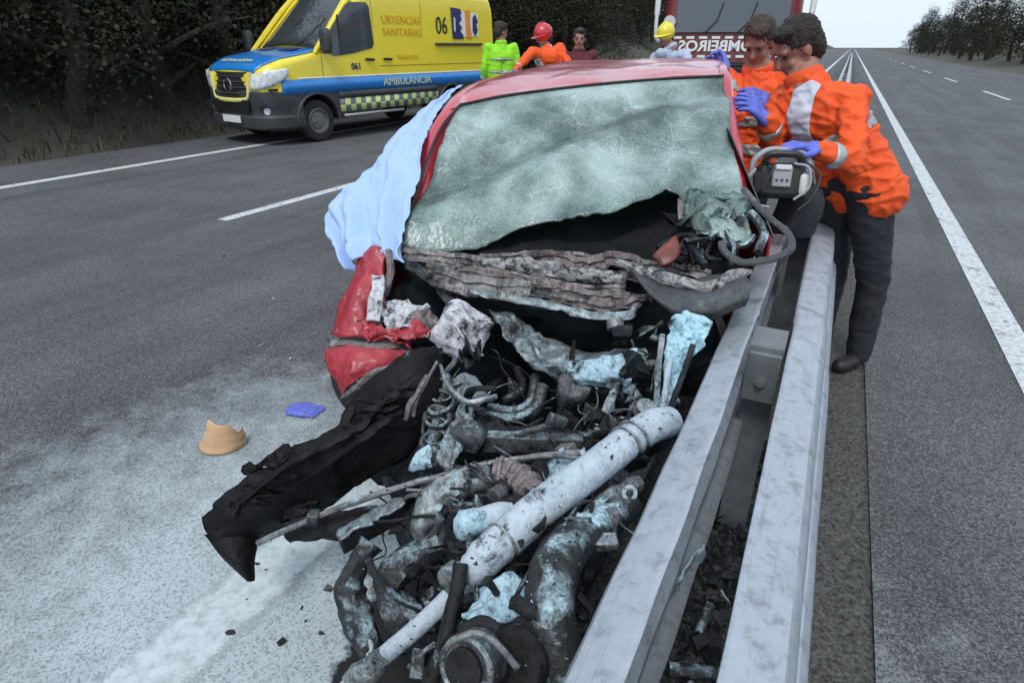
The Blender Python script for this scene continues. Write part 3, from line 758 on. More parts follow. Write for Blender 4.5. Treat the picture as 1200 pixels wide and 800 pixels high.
    fr.tube(path, .036, 8, 32, flat=1.0); fr.build('grille_surround', MT['yellow_pale'], g_)
    em = MB(); ec = Vector((1.05, 0, .965)); em.ring(ec, (1, 0, 0), .105, .010, 28, 8)
    for k in range(3):
        a = pi/2+2*pi*k/3; tip = ec+Vector((0, cos(a), sin(a)))*.10; s1 = ec+Vector((0, -sin(a), cos(a)))*.017; s2 = ec-Vector((0, -sin(a), cos(a)))*.017
        em.prism([tip, s1, ec-Vector((0, cos(a), sin(a)))*.01, s2], (.012, 0, 0))
    em.build('emblem', MT['chrome'], g_, smooth=False)
    # headlights
    for sgn in (1, -1):
        pts = spline([Vector(p) for p in [(.985, .56, 0), (.955, .70, 0), (.90, .815, 0), (.80, .905, 0), (.66, .962, 0), (.52, .99, 0)]], 14); rows = []
        zt_ = [1.135, 1.16, 1.18, 1.20, 1.215, 1.225]; zbm = [.90, .905, .92, .96, 1.03, 1.12]
        for i, p in enumerate(pts):
            t = i/14*5; k = min(int(t), 4); f = t-k; a = zt_[k]+(zt_[k+1]-zt_[k])*f; b = zbm[k]+(zbm[k+1]-zbm[k])*f
            nrm = Vector((p.x-.3, p.y-.2, 0)).normalized()
            rows.append([Vector((p.x, sgn*p.y, 0))+Vector((nrm.x, sgn*nrm.y, 0))*(.016*sin(pi*min(max(s, .08), .92)) + .006)+Vector((-.04*s if p.x > .9 else 0, 0, b+(a-b)*s)) for s in (0, .2, .5, .8, 1)])
        hl = MB(); hl.loft(rows); hl.build('headlight', MT['lamp'], root, solid=.012)
    # bonnet, lying on the body shell
    bo = MB(); rows = []
    for x in (-.19, -.05, .14, .25, .4, .55, .7, .82, .90, .945):
        w = .90 - .22*max(0, (x+.19)/1.13)**2.6
        zt = lerp_tab(Zt, x); row = []; sec = [q for q in section(x, .82) if q.y >= 0][::-1]
        for k in range(-8, 9):
            t = k/8.0; y = min(w, Wf(x)-.05)*t; zz = zt
            for q0, q1 in zip(sec, sec[1:]):
                if q0.y <= abs(y) <= q1.y+1e-6: zz = q0.z+(q1.z-q0.z)*(abs(y)-q0.y)/max(q1.y-q0.y, 1e-5)
            row.append(Vector((x, y, zz+.013)))
        rows.append(row)
    bo.loft(rows); bn = bo.build('bonnet', MT['blue'], root, solid=.012)
    tx = text_mb('AMBULANCIA', .115, (.80, .02, 1.345), (0, 1, 0), (-.28, 0, .12), mirror=True, sx=1.25); tx.build('lettering', MT['yellow_pale'], bn, smooth=False)
    for y in (-.3, .34):
        pn = MB(); pn.prism([Vector((-.13, y-.2, 1.522)), Vector((.05, y-.22, 1.492)), Vector((.05, y+.2, 1.492)), Vector((-.13, y+.2, 1.522))], (0, 0, .008)); pn.build('bonnet_vent', MT['blue_dark'], bn, smooth=False)
    # windscreen
    ws = MB(); rows = []
    for s in [k/8.0 for k in range(9)]:
        x = -.21+(-.92)*s; z = lerp_tab(Zt, x)+.008
        w = (.90-.13*s); rows.append([Vector((x+.05*(1-(t)**2)-.035, w*t, z+.05*(1-t*t)-.055*t*t)) for t in [k/8.0 for k in range(-8, 9)]])
    ws.loft(rows); w_ = ws.build('windscreen', MT['glass'], root, solid=.006)
    for y in (-.35, .35):
        wp = MB(); wp.tube([Vector((-.17, y, 1.56)), Vector((-.31, y+.18, 1.69)), Vector((-.61, y+.42, 2.01))], .010, 6); wp.build('wiper', MT['black_bare'], w_)
    # A pillars of the cab
    for sgn in (1, -1):
        ap = MB(); ap.tube([Vector((-.11, sgn*.93, 1.44)), Vector((-.43, sgn*.905, 1.74)), Vector((-.83, sgn*.87, 2.12)), Vector((-1.19, sgn*.82, 2.44))], [.035, .05, .05, .04], 8, 14); ap.build('pillar', MT['yellow'], root)
    def side_plate(name, poly, m, off=.006, par=root, th=.006, sgns=(1, -1), sub=1):
        out = []
        for sgn in sgns:
            mb = MB(); a = [Vector((x, sgn*(ys(x, z)+off), z)) for x, z in poly]; mb.prism(a, (0, sgn*th, 0)); out.append(mb.build(name, m, par, smooth=False))
        return out
    def side_strip(name, x0, x1, z0, z1, m, off=.005, par=root, n=14, sgns=(1, -1)):
        out = []
        for sgn in sgns:
            mb = MB(); mb.loft([[Vector((x, sgn*(ys(x, z)+off), z)) for z in (z0(x) if callable(z0) else z0, z1)] for x in [x0+(x1-x0)*k/n for k in range(n+1)]])
            out.append(mb.build(name, m, par, solid=.004))
        return out
    win = [(x_-.33, z_) for x_, z_ in [(.02, 1.47), (.06, 1.56), (-.22, 1.88), (-.58, 2.22), (-.70, 2.27), (-1.08, 2.28), (-1.14, 2.22), (-1.15, 1.60), (-1.10, 1.53), (-.6, 1.44), (-.2, 1.40)]]
    wf = side_plate('side_window', win, MT['glass'], .005)
    for w in wf:
        sg_ = 1 if w.location.y > 0 else -1
        dv = MB(); dv.bar(Vector((-.67, sg_*(ys(-.3, 1.7)+.014), 1.42)), Vector((-.69, sg_*(ys(-.3, 2)+.014), 2.06)), .012, .03, (0, 1, 0)); dv.build('window_divider', MT['black_bare'], w, smooth=False)
    # stripes and chequers
    def zblue(x): return .82 if abs(x) > .46 else .36+sqrt(.47**2-x*x) if abs(x) < .10 else max(.82, .36+sqrt(max(0, .475**2-x*x)))
    side_strip('blue_stripe', .66, -5.1, zblue, 1.045, MT['blue'], n=60)
    side_strip('white_pinstripe', .60, -5.1, 1.05, 1.075, MT['white_paint'])
    side_strip('grey_band', -.50, -3.16, .70, .815, MT['grey_plastic'], .012)
    side_strip('chequer_band', -.50, -3.18, .475, .70, MT['chequer'], .008, n=2)
    side_strip('chequer_band', -4.14, -5.1, .475, .70, MT['chequer'], .008, n=2)
    side_strip('side_step', -.55, -2.1, .385, .43, MT['reflective'], .03, n=2)
    # door joints, handles
    for pts in ([(-1.53, .84), (-1.53, 2.35)], [(-.20, 1.06), (-.22, 1.40)], [(-1.58, 1.22), (-2.8, 1.22), (-4.9, 1.22)], [(-2.85, .84), (-2.85, 2.35)]):
        for sgn in (1, -1):
            mb = MB(); mb.tube([Vector((x, sgn*(ys(x, z)+.001), z)) for x, z in pts], .005, 5); mb.build('door_joint', MT['grey_plastic'], root)
    for x in (-1.32, -1.78):
        for sgn in (1, -1):
            mb = MB(); mb.bar(Vector((x-.11, sgn*(ys(x, 1.3)+.03), 1.33)), Vector((x+.11, sgn*(ys(x, 1.3)+.03), 1.34)), .03, .045, (0, 0, 1)); mb.build('door_handle', MT['black_bare'], root, bevel=.01)
    for sgn in (1,):
        mb = MB(); mb.bar(Vector((-3.2, sgn*(ys(-3, 1.6)+.03), 1.60)), Vector((-4.75, sgn*(ys(-3, 1.6)+.03), 1.60)), .05, .045); mb.build('door_rail', MT['grey_plastic'], root, bevel=.008)
    # mirrors
    for sgn in (1, -1):
        mb = MB(); mb.ell((-.23, sgn*1.13, 1.64), (.08, .11, .20), None, 16, 12, .6); m_ = mb.build('mirror', MT['grey_plastic'], root)
        ar = MB(); ar.bar((-.31, sgn*.93, 1.46), (-.23, sgn*1.08, 1.50), .06, .05); ar.build('mirror_arm', MT['grey_plastic'], m_, bevel=.01)
    # lettering on the visible side and its twin (x runs rearwards on the left side)
    for sgn in (1, -1):
        xd = Vector((-1, 0, 0)) if sgn > 0 else Vector((1, 0, 0)); zd = Vector((0, 0, 1))
        def L(txt, x, z, size, m, sx=1.0, bold=0.0):
            text_mb(txt, size, (x, sgn*(ys(x, z)+.010), z), xd, zd, sx=sx, bold=bold).build('lettering', m, root, smooth=False)
        L('URXENCIAS', -2.28, 2.01, .20, MT['orange_text'], 1.0)
        L('SANITARIAS', -2.28, 1.80, .20, MT['orange_text'], 1.0)
        L('061', -.98, 1.22, .16, MT['blue_dark'], 1.0, .004)
        L('06', -3.45, 1.93, .46, MT['text_black'], .82, .004)
        text_mb('1', .46, (-3.86, sgn*(ys(-3.6, 1.93)+.021), 1.93), xd, zd, sx=.82, bold=.006).build('lettering', MT['white_paint'], root, smooth=False)
        L('AMBULANCIA', -2.3, .93, .19, MT['yellow_pale'], 1.15)
        L('TRANSPORTE', -2.35, 1.36, .10, MT['orange_text'])
        # emblem: navy block with white cog edge, orange bar, navy part
        x0 = -3.78
        def pl_(poly, m, off, nm): side_plate(nm, [(x0-a, 1.70+b) for a, b in poly], m, off, sgns=(sgn,))
        pl_([(.20, .04), (.90, .06), (.90, .50), (.20, .54)], MT['white_paint'], .004, 'emblem_white')
        pl_([(0, 0), (.36, .0), (.36, .07), (.26, .16), (.34, .22), (.24, .30), (.34, .38), (.30, .47), (.36, .50), (.30, .58), (0, .60)], MT['blue_dark'], .012, 'emblem_navy')
        pl_([(.46, .02), (.66, .02), (.62, .30), (.66, .56), (.46, .57)], MT['orange_vinyl'], .012, 'emblem_orange')
        pl_([(.70, .16), (.78, .06), (.88, .18), (.84, .28), (.90, .36), (.82, .50), (.72, .42)], MT['blue_dark'], .012, 'emblem_navy')
    for a in AX:
        for sgn in (1, -1):
            wheel(root, (a, sgn*.86, .355), .355, .23, sgn, .60)
            aw = MB(); rings = []
            for k in range(13): t = pi*k/12; rings.append([Vector((a+.455*cos(t), sgn*y, .36+.455*sin(t))) for y in (.45, .97)])
            aw.loft(rings); aw.build('wheel_arch', MT['black_bare'], root, solid=.01)
            lip = MB(); lip.tube([Vector((a+.455*cos(pi*k/16), sgn*(ys(a, .7)+.004), .36+.455*sin(pi*k/16))) for k in range(17)], .022, 6); lip.build('arch_lip', MT['grey_plastic'], root)
    # light bar on the roof
    lb = MB(); lb.box((-1.5, 0, 2.64), (.35, 1.5, .14)); lb.build('light_bar', MT['blue'], root, bevel=.03)
    ang = radians(35.5)
    fw = P(378, 170, 1.0)
    c = PZ(377, 166, 0.0)                      # foot of the near front wheel
    nose = Vector((-sin(ang), -cos(ang), 0)); left = Vector((-nose.y, nose.x, 0))
    root.location = c-left*.96; root.rotation_euler = (0, 0, atan2(nose.y, nose.x))
    tag(root, 'yellow and blue ambulance van parked across the lane at left', 'ambulance')

def build_fire_engine():
    root = empty('fire_engine'); W = 1.25
    # +x forward, front plane x = 0
    cab = MB(); rows = []
    for x, w, z0, z1 in [(0.0, 1.16, .55, 2.86), (-.04, 1.22, .52, 2.94), (-.12, 1.25, .52, 2.98), (-2.2, 1.25, .52, 3.0), (-2.25, 1.23, .52, 2.96)]:
        rows.append([Vector((x-(.10*max(0, z-1.75) if x > -.2 else 0), y, z)) for y, z in [(-w, z0), (-w, z0+.3), (-w, 1.75), (-w*.97, z1-.15), (-w*.88, z1), (w*.88, z1), (w*.97, z1-.15), (w, 1.75), (w, z0+.3), (w, z0)]])
    cab.loft(rows, closed=True, cap=True); cab.build('cab', MT['engine_red'], root, angle=35, bevel=.01)
    bd = MB(); bd.box((-4.75, 0, 1.85), (4.9, 2.48, 2.4)); bd.build('body', MT['engine_red'], root, bevel=.05)
    for k in range(3):
        for s in (1, -1):
            sh = MB(); sh.box((-3.2-k*1.45, s*1.245, 1.75), (1.3, .02, 1.6)); sh.build('roller_shutter', MT['reflective'], root, smooth=False)
    fx = lambda z: .006-.10*max(0, z-1.75)
    ws = MB(); ws.prism([Vector((fx(1.80), -1.02, 1.80)), Vector((fx(1.80), 1.02, 1.80)), Vector((fx(2.5), 1.02, 2.50)), Vector((fx(2.68), .94, 2.68)), Vector((fx(2.68), -.94, 2.68)), Vector((fx(2.5), -1.02, 2.50))], (.012, 0, 0)); w_ = ws.build('windscreen', MT['truck_glass'], root, smooth=False)
    for y in (-.45, .15):
        wp = MB(); wp.tube([Vector((.03, y, 1.79)), Vector((.02, y+.2, 2.0)), Vector((-.01, y+.28, 2.3))], .012, 6); wp.build('wiper', MT['black_bare'], w_)
    t = text_mb('BOMBEIROS', .26, (.012, -.14, 1.555), (0, 1, 0), (0, 0, 1), mirror=True, bold=.008, sx=1.12); t.build('lettering', MT['white_paint'], root, smooth=False)
    for z in (1.71, 1.38):
        for k in range(9):
            b = MB(); b.box((.010, -.95+k*.24, z), (.012, .15, .045)); b.build('reflective_dash', MT['white_paint'], root, smooth=False)
    gr = MB(); gr.box((.01, 0, 1.12), (.05, 1.5, .34)); g_ = gr.build('grille', MT['black_bare'], root, bevel=.01)
    for k in range(4): b = MB(); b.box((.045, 0, 1.0+k*.08), (.02, 1.44, .02)); b.build('grille_bar', MT['grey_plastic'], g_, smooth=False)
    bp = MB(); bp.box((.09, 0, .62), (.3, 2.46, .38)); b_ = bp.build('bumper', MT['white_paint'], root, bevel=.04)
    for s in (1, -1):
        h = MB(); h.ell((.24, s*.92, .66), (.04, .2, .1), None, 16, 10, .6); h.build('headlight', MT['lamp'], b_)
        ma = MB(); ma.tube([Vector((-.15, s*1.2, 2.75)), Vector((.18, s*1.34, 2.85)), Vector((.22, s*1.36, 2.6)), Vector((.2, s*1.36, 1.75)), Vector((-.02, s*1.24, 1.66))], .035, 8, 20); m_ = ma.build('mirror_arm', MT['white_paint'], root)
        mr = MB(); mr.box((.2, s*1.37, 2.35), (.12, .10, .55)); mr.build('mirror', MT['white_paint'], m_, bevel=.03)
        m2 = MB(); m2.disc((.20, s*1.12, 1.98), (1, 0, 0), .11, .05, 20); m2.build('round_mirror', MT['device_white'], m_)
        sw = MB(); sw.prism([Vector((-.25, s*1.252, 1.75)), Vector((-1.0, s*1.252, 1.75)), Vector((-1.0, s*1.235, 2.6)), Vector((-.4, s*1.235, 2.6))], (0, s*.01, 0)); sw.build('side_window', MT['truck_glass'], root, smooth=False)
        for x in (-.95, -5.2): wheel(root, (x, s*1.08, .5), .5, .3, s, .58, 8)
    lb = MB(); lb.box((-.6, 0, 3.08), (.35, 1.9, .18)); lb.build('light_bar', MT['blue'], root, bevel=.03)
    fl = MB(); fl.box((-3.6, 0, .72), (7.0, 2.2, .25)); fl.build('chassis', MT['black_bare'], root, smooth=False)
    c = P(853, 50, 11.6); yaw = atan2(-RD.y, -RD.x)+radians(9)
    root.location = (c.x, c.y, 0); root.rotation_euler = (0, 0, yaw)
    tag(root, 'dark red fire engine with mirrored white lettering, behind the wreck', 'fire engine')
# ================================================================== PEOPLE
def hand_mb(mb, wrist, d, pn, s=1.0, curl=.5, thumb=1, grow=0.0, spread=.1):
    """palm and five fingers; d: direction of the hand, pn: palm normal (fingers curl towards it), thumb: side"""
    d = Vector(d).normalized(); pn = Vector(pn); pn = (pn-d*pn.dot(d)).normalized(); sd_ = d.cross(pn).normalized()*thumb
    k = .185*s; w = Vector(wrist); g = grow
    base = w+d*k*.48
    for i in range(4):
        off = (.30-.20*i)*k*.62*1.15
        mb.capsule(w+d*k*.06+sd_*off*.6, base+sd_*off, .017*s+g, .0125*s+g, 8)
    for i, L in enumerate((.40, .45, .42, .33)):
        off = (.30-.20*i)*k*.62*1.15; p = base+sd_*off; a = 0.0; ang = curl*(.8+.12*i)
        dirf = (d+sd_*(.15-.1*i)*spread*3).normalized(); rr = [.0095, .009, .008, .007]
        for j, f in enumerate((.45, .31, .24)):
            a += ang*(.7 if j == 0 else 1.0); q = p+(dirf*cos(a)+pn*sin(a))*k*L*f*1.12
            mb.capsule(p, q, rr[j]*s+g, rr[j+1]*s+g, 8); p = q
    p = w+d*k*.14+sd_*k*.20; q = p+(d*.62+sd_*.60+pn*.35).normalized()*k*.24; r = q+(d*.85+sd_*.12+pn*.5*curl).normalized()*k*.20
    mb.capsule(w+d*k*.06+sd_*k*.08, p, .015*s+g, .015*s+g, 8); mb.capsule(p, q, .014*s+g, .011*s+g, 8); mb.capsule(q, r, .011*s+g, .009*s+g, 8)

def person(name, J, face, look, label, group=None, detail=1.0, jacket='orange', legs='navy', hair='hair', helmet=None, gloves=True,
           bands=(), shirt=None, sc=1.0, hair_long=False, seed=0, handd={}, category='person'):
    """J: joints in world space; face: horizontal direction the chest faces; look: direction the head faces"""
    vox = .009/detail; V = {k: Vector(v) for k, v in J.items()}
    root = empty(name, (V['pel'].x, V['pel'].y, 0))
    face = Vector(face); face.z = 0; face.normalize(); left = Vector((-face.y, face.x, 0))
    b = MB()
    hc = V['head']; lk = Vector(look).normalized(); hl = Vector((0, 0, 1)).cross(lk).normalized(); hu = lk.cross(hl)
    RH = Matrix((lk, hl, hu)).transposed()
    def H(a, b_, c): return hc+RH @ Vector((a, b_, c))*sc
    b.ell(H(-.012, 0, .03), (.098*sc, .078*sc, .095*sc), RH); b.ell(H(.025, 0, -.045), (.066*sc, .058*sc, .075*sc), RH)
    b.ell(H(.055, 0, -.088), (.028*sc, .030*sc, .022*sc), RH)
    b.capsule(H(.083, 0, .018), H(.106, 0, -.028), .010*sc, .016*sc, 8)
    b.capsule(H(.078, .04, .030), H(.078, -.04, .030), .014*sc, .014*sc, 8)
    for s in (1, -1):
        b.ell(H(-.005, s*.078, -.008), (.020*sc, .010*sc, .032*sc), RH); b.ell(H(.055, s*.038, -.035), (.025*sc, .022*sc, .025*sc), RH)
    b.capsule(H(-.03, 0, -.06), V['neck'], .056*sc, .062*sc)
    b.capsule(V['neck'], V['chest'], .08*sc, .12*sc); b.capsule(V['chest']+left*.08*sc, V['pel']+left*.05*sc, .10*sc, .10*sc); b.capsule(V['chest']-left*.08*sc, V['pel']-left*.05*sc, .10*sc, .10*sc)
    for s in 'LR':
        b.capsule(V['chest']+(V['sh'+s]-V['chest'])*.3, V['sh'+s], .07*sc, .055*sc)
        b.capsule(V['sh'+s], V['el'+s], .050*sc, .042*sc); b.capsule(V['el'+s], V['wr'+s], .041*sc, .028*sc)
        b.capsule(V['pel'], V['hip'+s], .10*sc, .09*sc); b.capsule(V['hip'+s], V['kn'+s], .085*sc, .06*sc); b.capsule(V['kn'+s], V['an'+s], .055*sc, .042*sc)
        b.capsule(V['an'+s]+Vector((0, 0, -.03)), V['an'+s]+face*.14*sc+Vector((0, 0, -.05)), .035*sc, .03*sc)
        if 'hd'+s in V and not gloves:
            hand_mb(b, V['wr'+s], V['hd'+s], handd.get('pn'+s, -Vector((0, 0, 1))), sc, handd.get('curl'+s, .45), 1 if s == 'L' else -1)
    body = organic(b, 'body', MT['skin'], root, max(vox*.75, .007), 4)
    for s in (1, -1):
        e = MB(); e.ell(H(.080, s*.033, .006), (.008*sc, .012*sc, .006*sc), RH, 10, 7); e.build('eye', MT['eye'], body)
        br = MB(); br.capsule(H(.091, s*.018, .030), H(.084, s*.050, .032), .0032*sc, .0022*sc, 6); br.build('eyebrow', MT[hair], body)
    m = MB(); m.capsule(H(.086, .019, -.058), H(.086, -.019, -.058), .004*sc, .004*sc, 6); m.build('mouth', MT['lip'], body)
    h = MB(); h.ell(H(-.025, 0, .045), (.102*sc, .088*sc, .098*sc), RH)
    h.ell(H(-.06, 0, -.01), (.065*sc, .082*sc, .09*sc), RH); h.ell(H(.045, .02, .105), (.05*sc, .06*sc, .03*sc), RH)
    if hair_long: h.ell(H(-.07, 0, -.09), (.05*sc, .075*sc, .10*sc), RH)
    organic(h, 'hair', MT[hair], root, vox*.8, 1, .008, 75, seed)
    if helmet:
        q = MB(); q.ell(H(-.01, 0, .055), (.135*sc, .118*sc, .118*sc), RH, 20, 12)
        he = q.build('helmet', MT[helmet], root)
        br = MB(); br.ell(H(.03, 0, .035), (.155*sc, .125*sc, .018*sc), RH, 20, 8); br.build('brim', MT[helmet], he)
        cr = MB(); cr.tube([H(.11, 0, .10), H(.05, 0, .165), H(-.04, 0, .172), H(-.12, 0, .10)], .014*sc, 6, 12); cr.build('crest', MT[helmet], he)
    # jacket
    j = MB(); c, p = V['chest'], V['pel']
    for s in (1, -1):
        j.capsule(c+left*.085*s*sc+Vector((0, 0, .02)), p+left*.075*s*sc+(p-c).normalized()*.09*sc, .120*sc, .122*sc)
    j.capsule(V['neck']+(c-V['neck'])*.25, c, .095*sc, .14*sc)
    for s in 'LR':
        j.capsule(c+(V['sh'+s]-c)*.35, V['sh'+s], .088*sc, .072*sc); j.capsule(V['sh'+s], V['el'+s], .068*sc, .056*sc); j.capsule(V['el'+s], V['wr'+s]-(V['wr'+s]-V['el'+s])*.06, .056*sc, .044*sc)
    jk = organic(j, 'jacket', MT[jacket], root, vox, 1, (.013 if detail > .8 else .008)*sc, 17 if detail > .8 else 10, seed)
    def on_arm(q):
        for s in 'LR':
            for a0, a1 in ((V['sh'+s], V['el'+s]), (V['el'+s], V['wr'+s])):
                t_ = max(0, min(1, (q-a0).dot(a1-a0)/(a1-a0).length_squared)); dd = (q-a0-(a1-a0)*t_).length
                if dd < .082*sc and (t_ > .22 or a0 is not V['sh'+s]): return True
        return False
    col_ = MB(); up = (hc-V['neck']).normalized(); col_.ring(V['neck']+up*.005, up, .074*sc, .015*sc, 20, 8, 1.8); col_.build('collar', MT[jacket], root)
    ax = (p-c).normalized(); Lc = (p-c).length
    for (a, b_, m_) in bands:
        patch(jk, lambda q: a < (q-c).dot(ax) < b_ and abs((q-c).dot(left)) < .26*sc and not on_arm(q), .004, 'reflective_band', MT[m_], root)
    if shirt:
        w0 = .055*sc
        patch(jk, lambda q: (q-c-ax*(q-c).dot(ax)).dot(face) > .03 and abs((q-c).dot(left)) < w0+.05*max(0, (q-c).dot(ax)+.1) and -.14 < (q-c).dot(ax) < Lc+.16 and not on_arm(q), .005, 'shirt_front', MT[shirt], root)
    for s in 'LR':
        if bands:
            d_ = (V['wr'+s]-V['el'+s]); patch(jk, lambda q: .45 < (q-V['el'+s]).dot(d_)/d_.length_squared < .68 and (q-V['el'+s]-d_*((q-V['el'+s]).dot(d_)/d_.length_squared)).length < .085*sc, .004, 'sleeve_band', MT['reflective'], root)
    t = MB()
    for s in 'LR':
        t.capsule(p+Vector((0, 0, .0)), V['hip'+s], .100*sc, .108*sc); t.capsule(V['hip'+s], V['kn'+s], .105*sc, .078*sc); t.capsule(V['kn'+s], V['an'+s], .076*sc, .065*sc)
    organic(t, 'trousers', MT[legs], root, vox*1.2, 4, .006, 12, seed+3)
    for s in 'LR':
        q = MB(); a = V['an'+s]; q.capsule(a+Vector((0, 0, .03)), a+Vector((0, 0, -.03)), .05*sc, .05*sc); q.capsule(a+Vector((0, 0, -.035)), a+face*.15*sc+Vector((0, 0, -.048)), .045*sc, .040*sc)
        organic(q, 'boot', MT['boots'], root, vox, 3)
        if gloves and 'hd'+s in V:
            g = MB(); d = V['hd'+s]; hand_mb(g, V['wr'+s], d, handd.get('pn'+s, -Vector((0, 0, 1))), sc*1.05, handd.get('curl'+s, .45), handd.get('th'+s, 1 if s == 'L' else -1), .002, .22)
            g.capsule(V['wr'+s]-(V['wr'+s]-V['el'+s]).normalized()*.06*sc, V['wr'+s]+d.normalized()*.02, .040*sc, .034*sc)
            organic(g, 'glove', MT['glove'], root, .005, 3, .0015, 60)
    tag(root, label, category, group)
    return root
def standing(base, face, height=1.72, lean=(0, 0), over={}):
    base = Vector(base); f = Vector(face); f.z = 0; f.normalize(); l = Vector((-f.y, f.x, 0)); k = height/1.72
    def q(a, b, z): return base+f*a*k+l*b*k+Vector((0, 0, z*k))+Vector((lean[0], lean[1], 0))*max(0, (z-.9)/.7)
    J = dict(pel=q(0, 0, .95), chest=q(.0, 0, 1.28), neck=q(-.01, 0, 1.46), head=q(.03, 0, 1.60),
             shL=q(0, .19, 1.40), shR=q(0, -.19, 1.40), elL=q(-.02, .26, 1.13), elR=q(-.02, -.26, 1.13), wrL=q(.08, .25, .90), wrR=q(.08, -.25, .90),
             hipL=q(0, .095, .90), hipR=q(0, -.095, .90), knL=q(.02, .11, .50), knR=q(.02, -.11, .50), anL=q(-.02, .12, .085), anR=q(-.02, -.12, .085),
             hdL=f*.3+Vector((0, 0, -1)), hdR=f*.3+Vector((0, 0, -1)))
    for a, b in over.items(): J[a] = Vector(b)
    return J
def build_people():
    g = 'rescuers at the crash'
    # the medic between the car and the barrier
    f = Vector((-.45, -.9, 0)); h = P(889, 50, 3.45)
    base = Vector((h.x+.03, h.y+.03, 0)); k = (h.z)/1.60*1.72
    J = standing(base, f, k)
    J['head'] = h
    J['wrR'] = P(850, 84, 3.55); J['elR'] = P(860, 135, 3.42); J['hdR'] = P(838, 62, 3.62)-J['wrR']
    J['elL'] = P(925, 160, 3.25); J['wrL'] = P(900, 118, 2.98); J['hdL'] = P(868, 110, 2.92)-J['wrL']
    person('person', J, f, (-.55, -.75, -.62), 'medic in orange jacket and blue gloves standing between car and barrier', g, 1.0, 'orange', 'navy', 'hair_brown', gloves=True,
           bands=((.08, .14, 'reflective'), (.24, .30, 'reflective')), sc=k/1.72, seed=1, handd=dict(pnR=Vector((-.5, -.8, -.3)), curlR=.85, pnL=Vector((-.2, .7, -.6)), curlL=.5))
    # the medic leaning over the barrier with the monitor
    f = Vector((-.85, -.5, 0)); h = P(934, 58, 2.80)
    pel = P(1000, 205, 2.86); base = Vector((pel.x+.16, pel.y+.05, 0))
    J = standing(base, f, 1.72)
    J['pel'] = pel; dlt = (h-pel); l = Vector((-f.y, f.x, 0)).normalized()
    J['head'] = h; J['neck'] = P(942, 92, 2.82); J['chest'] = P(955, 132, 2.83)
    J['shL'] = P(985, 118, 2.70)+l*.06; J['shR'] = P(918, 116, 2.95)
    J['elL'] = P(1000, 190, 2.55); J['wrL'] = P(958, 176, 2.50); J['hdL'] = P(925, 168, 2.48)-J['wrL']
    J['elR'] = P(905, 165, 2.9); J['wrR'] = P(898, 142, 2.8); J['hdR'] = P(880, 120, 2.75)-J['wrR']
    J['hipL'] = pel+l*.095-Vector((0, 0, .05)); J['hipR'] = pel-l*.095-Vector((0, 0, .05))
    person('person', J, f, (-.95, -.12, -.62), 'medic in orange jacket over white shirt leaning across the barrier', g, 1.0, 'orange', 'navy', 'hair', gloves=True,
           bands=((.12, .19, 'reflective'),), shirt='shirt', sc=1.0, seed=2, handd=dict(pnL=Vector((0, 0, -1)), curlL=.55, pnR=Vector((-.5, .5, -.6)), curlR=.4))
    # farther away
    def far(px, py, d, face, look, label, **kw):
        h = P(px, py, d); base = Vector((h.x, h.y, 0)); k = h.z/1.60*1.72; over = kw.pop('over', {})
        ln = kw.pop('lean', (0, 0)); base = base-Vector((ln[0], ln[1], 0))
        J = standing(base, face, k, ln); J['head'] = h
        for a, (x, y, dd) in over.items(): J[a] = P(x, y, dd)
        person('person', J, face, look, label, g, .55, sc=k/1.72, **kw)
    far(587, 38, 9.6, (-.2, .95, 0), (.75, .5, -.2), 'rescuer in lime green vest beside the rear of the ambulance', jacket='lime', hair='hair', gloves=False, bands=((.02, .06, 'reflective'), (.2, .25, 'reflective')), seed=4)
    far(637, 44, 8.6, (-.8, -.55, 0), (-.9, -.4, -.3), 'rescuer in red helmet and orange and white jacket, bending forward', jacket='orange', helmet='helmet_red', gloves=True, shirt='shirt', bands=((.0, .06, 'shirt'),), seed=5, lean=(-.2, -.15), over=dict(shL=(656, 57, 8.5), shR=(624, 61, 8.35), elR=(611, 74, 8.2), elL=(666, 74, 8.45), chest=(641, 70, 8.5), wrR=(604, 82, 8.1), wrL=(660, 88, 8.3)))
    far(679, 46, 8.4, (0, -1, 0), (-.1, -1, -.1), 'bareheaded person in dark maroon top behind the red car roof', jacket='maroon', hair='hair', gloves=False, seed=6)
    far(780, 43, 8.8, (-.35, -.9, 0), (-.8, -.6, -.25), 'firefighter in yellow helmet and pale blue jacket before the fire engine', jacket='paleblue', helmet='helmet_yellow', gloves=False, bands=((.16, .2, 'reflective'),), seed=7, over=dict(shL=(803, 64, 8.7), shR=(774, 63, 8.75), elL=(808, 82, 8.6), neck=(787, 56, 8.8)))

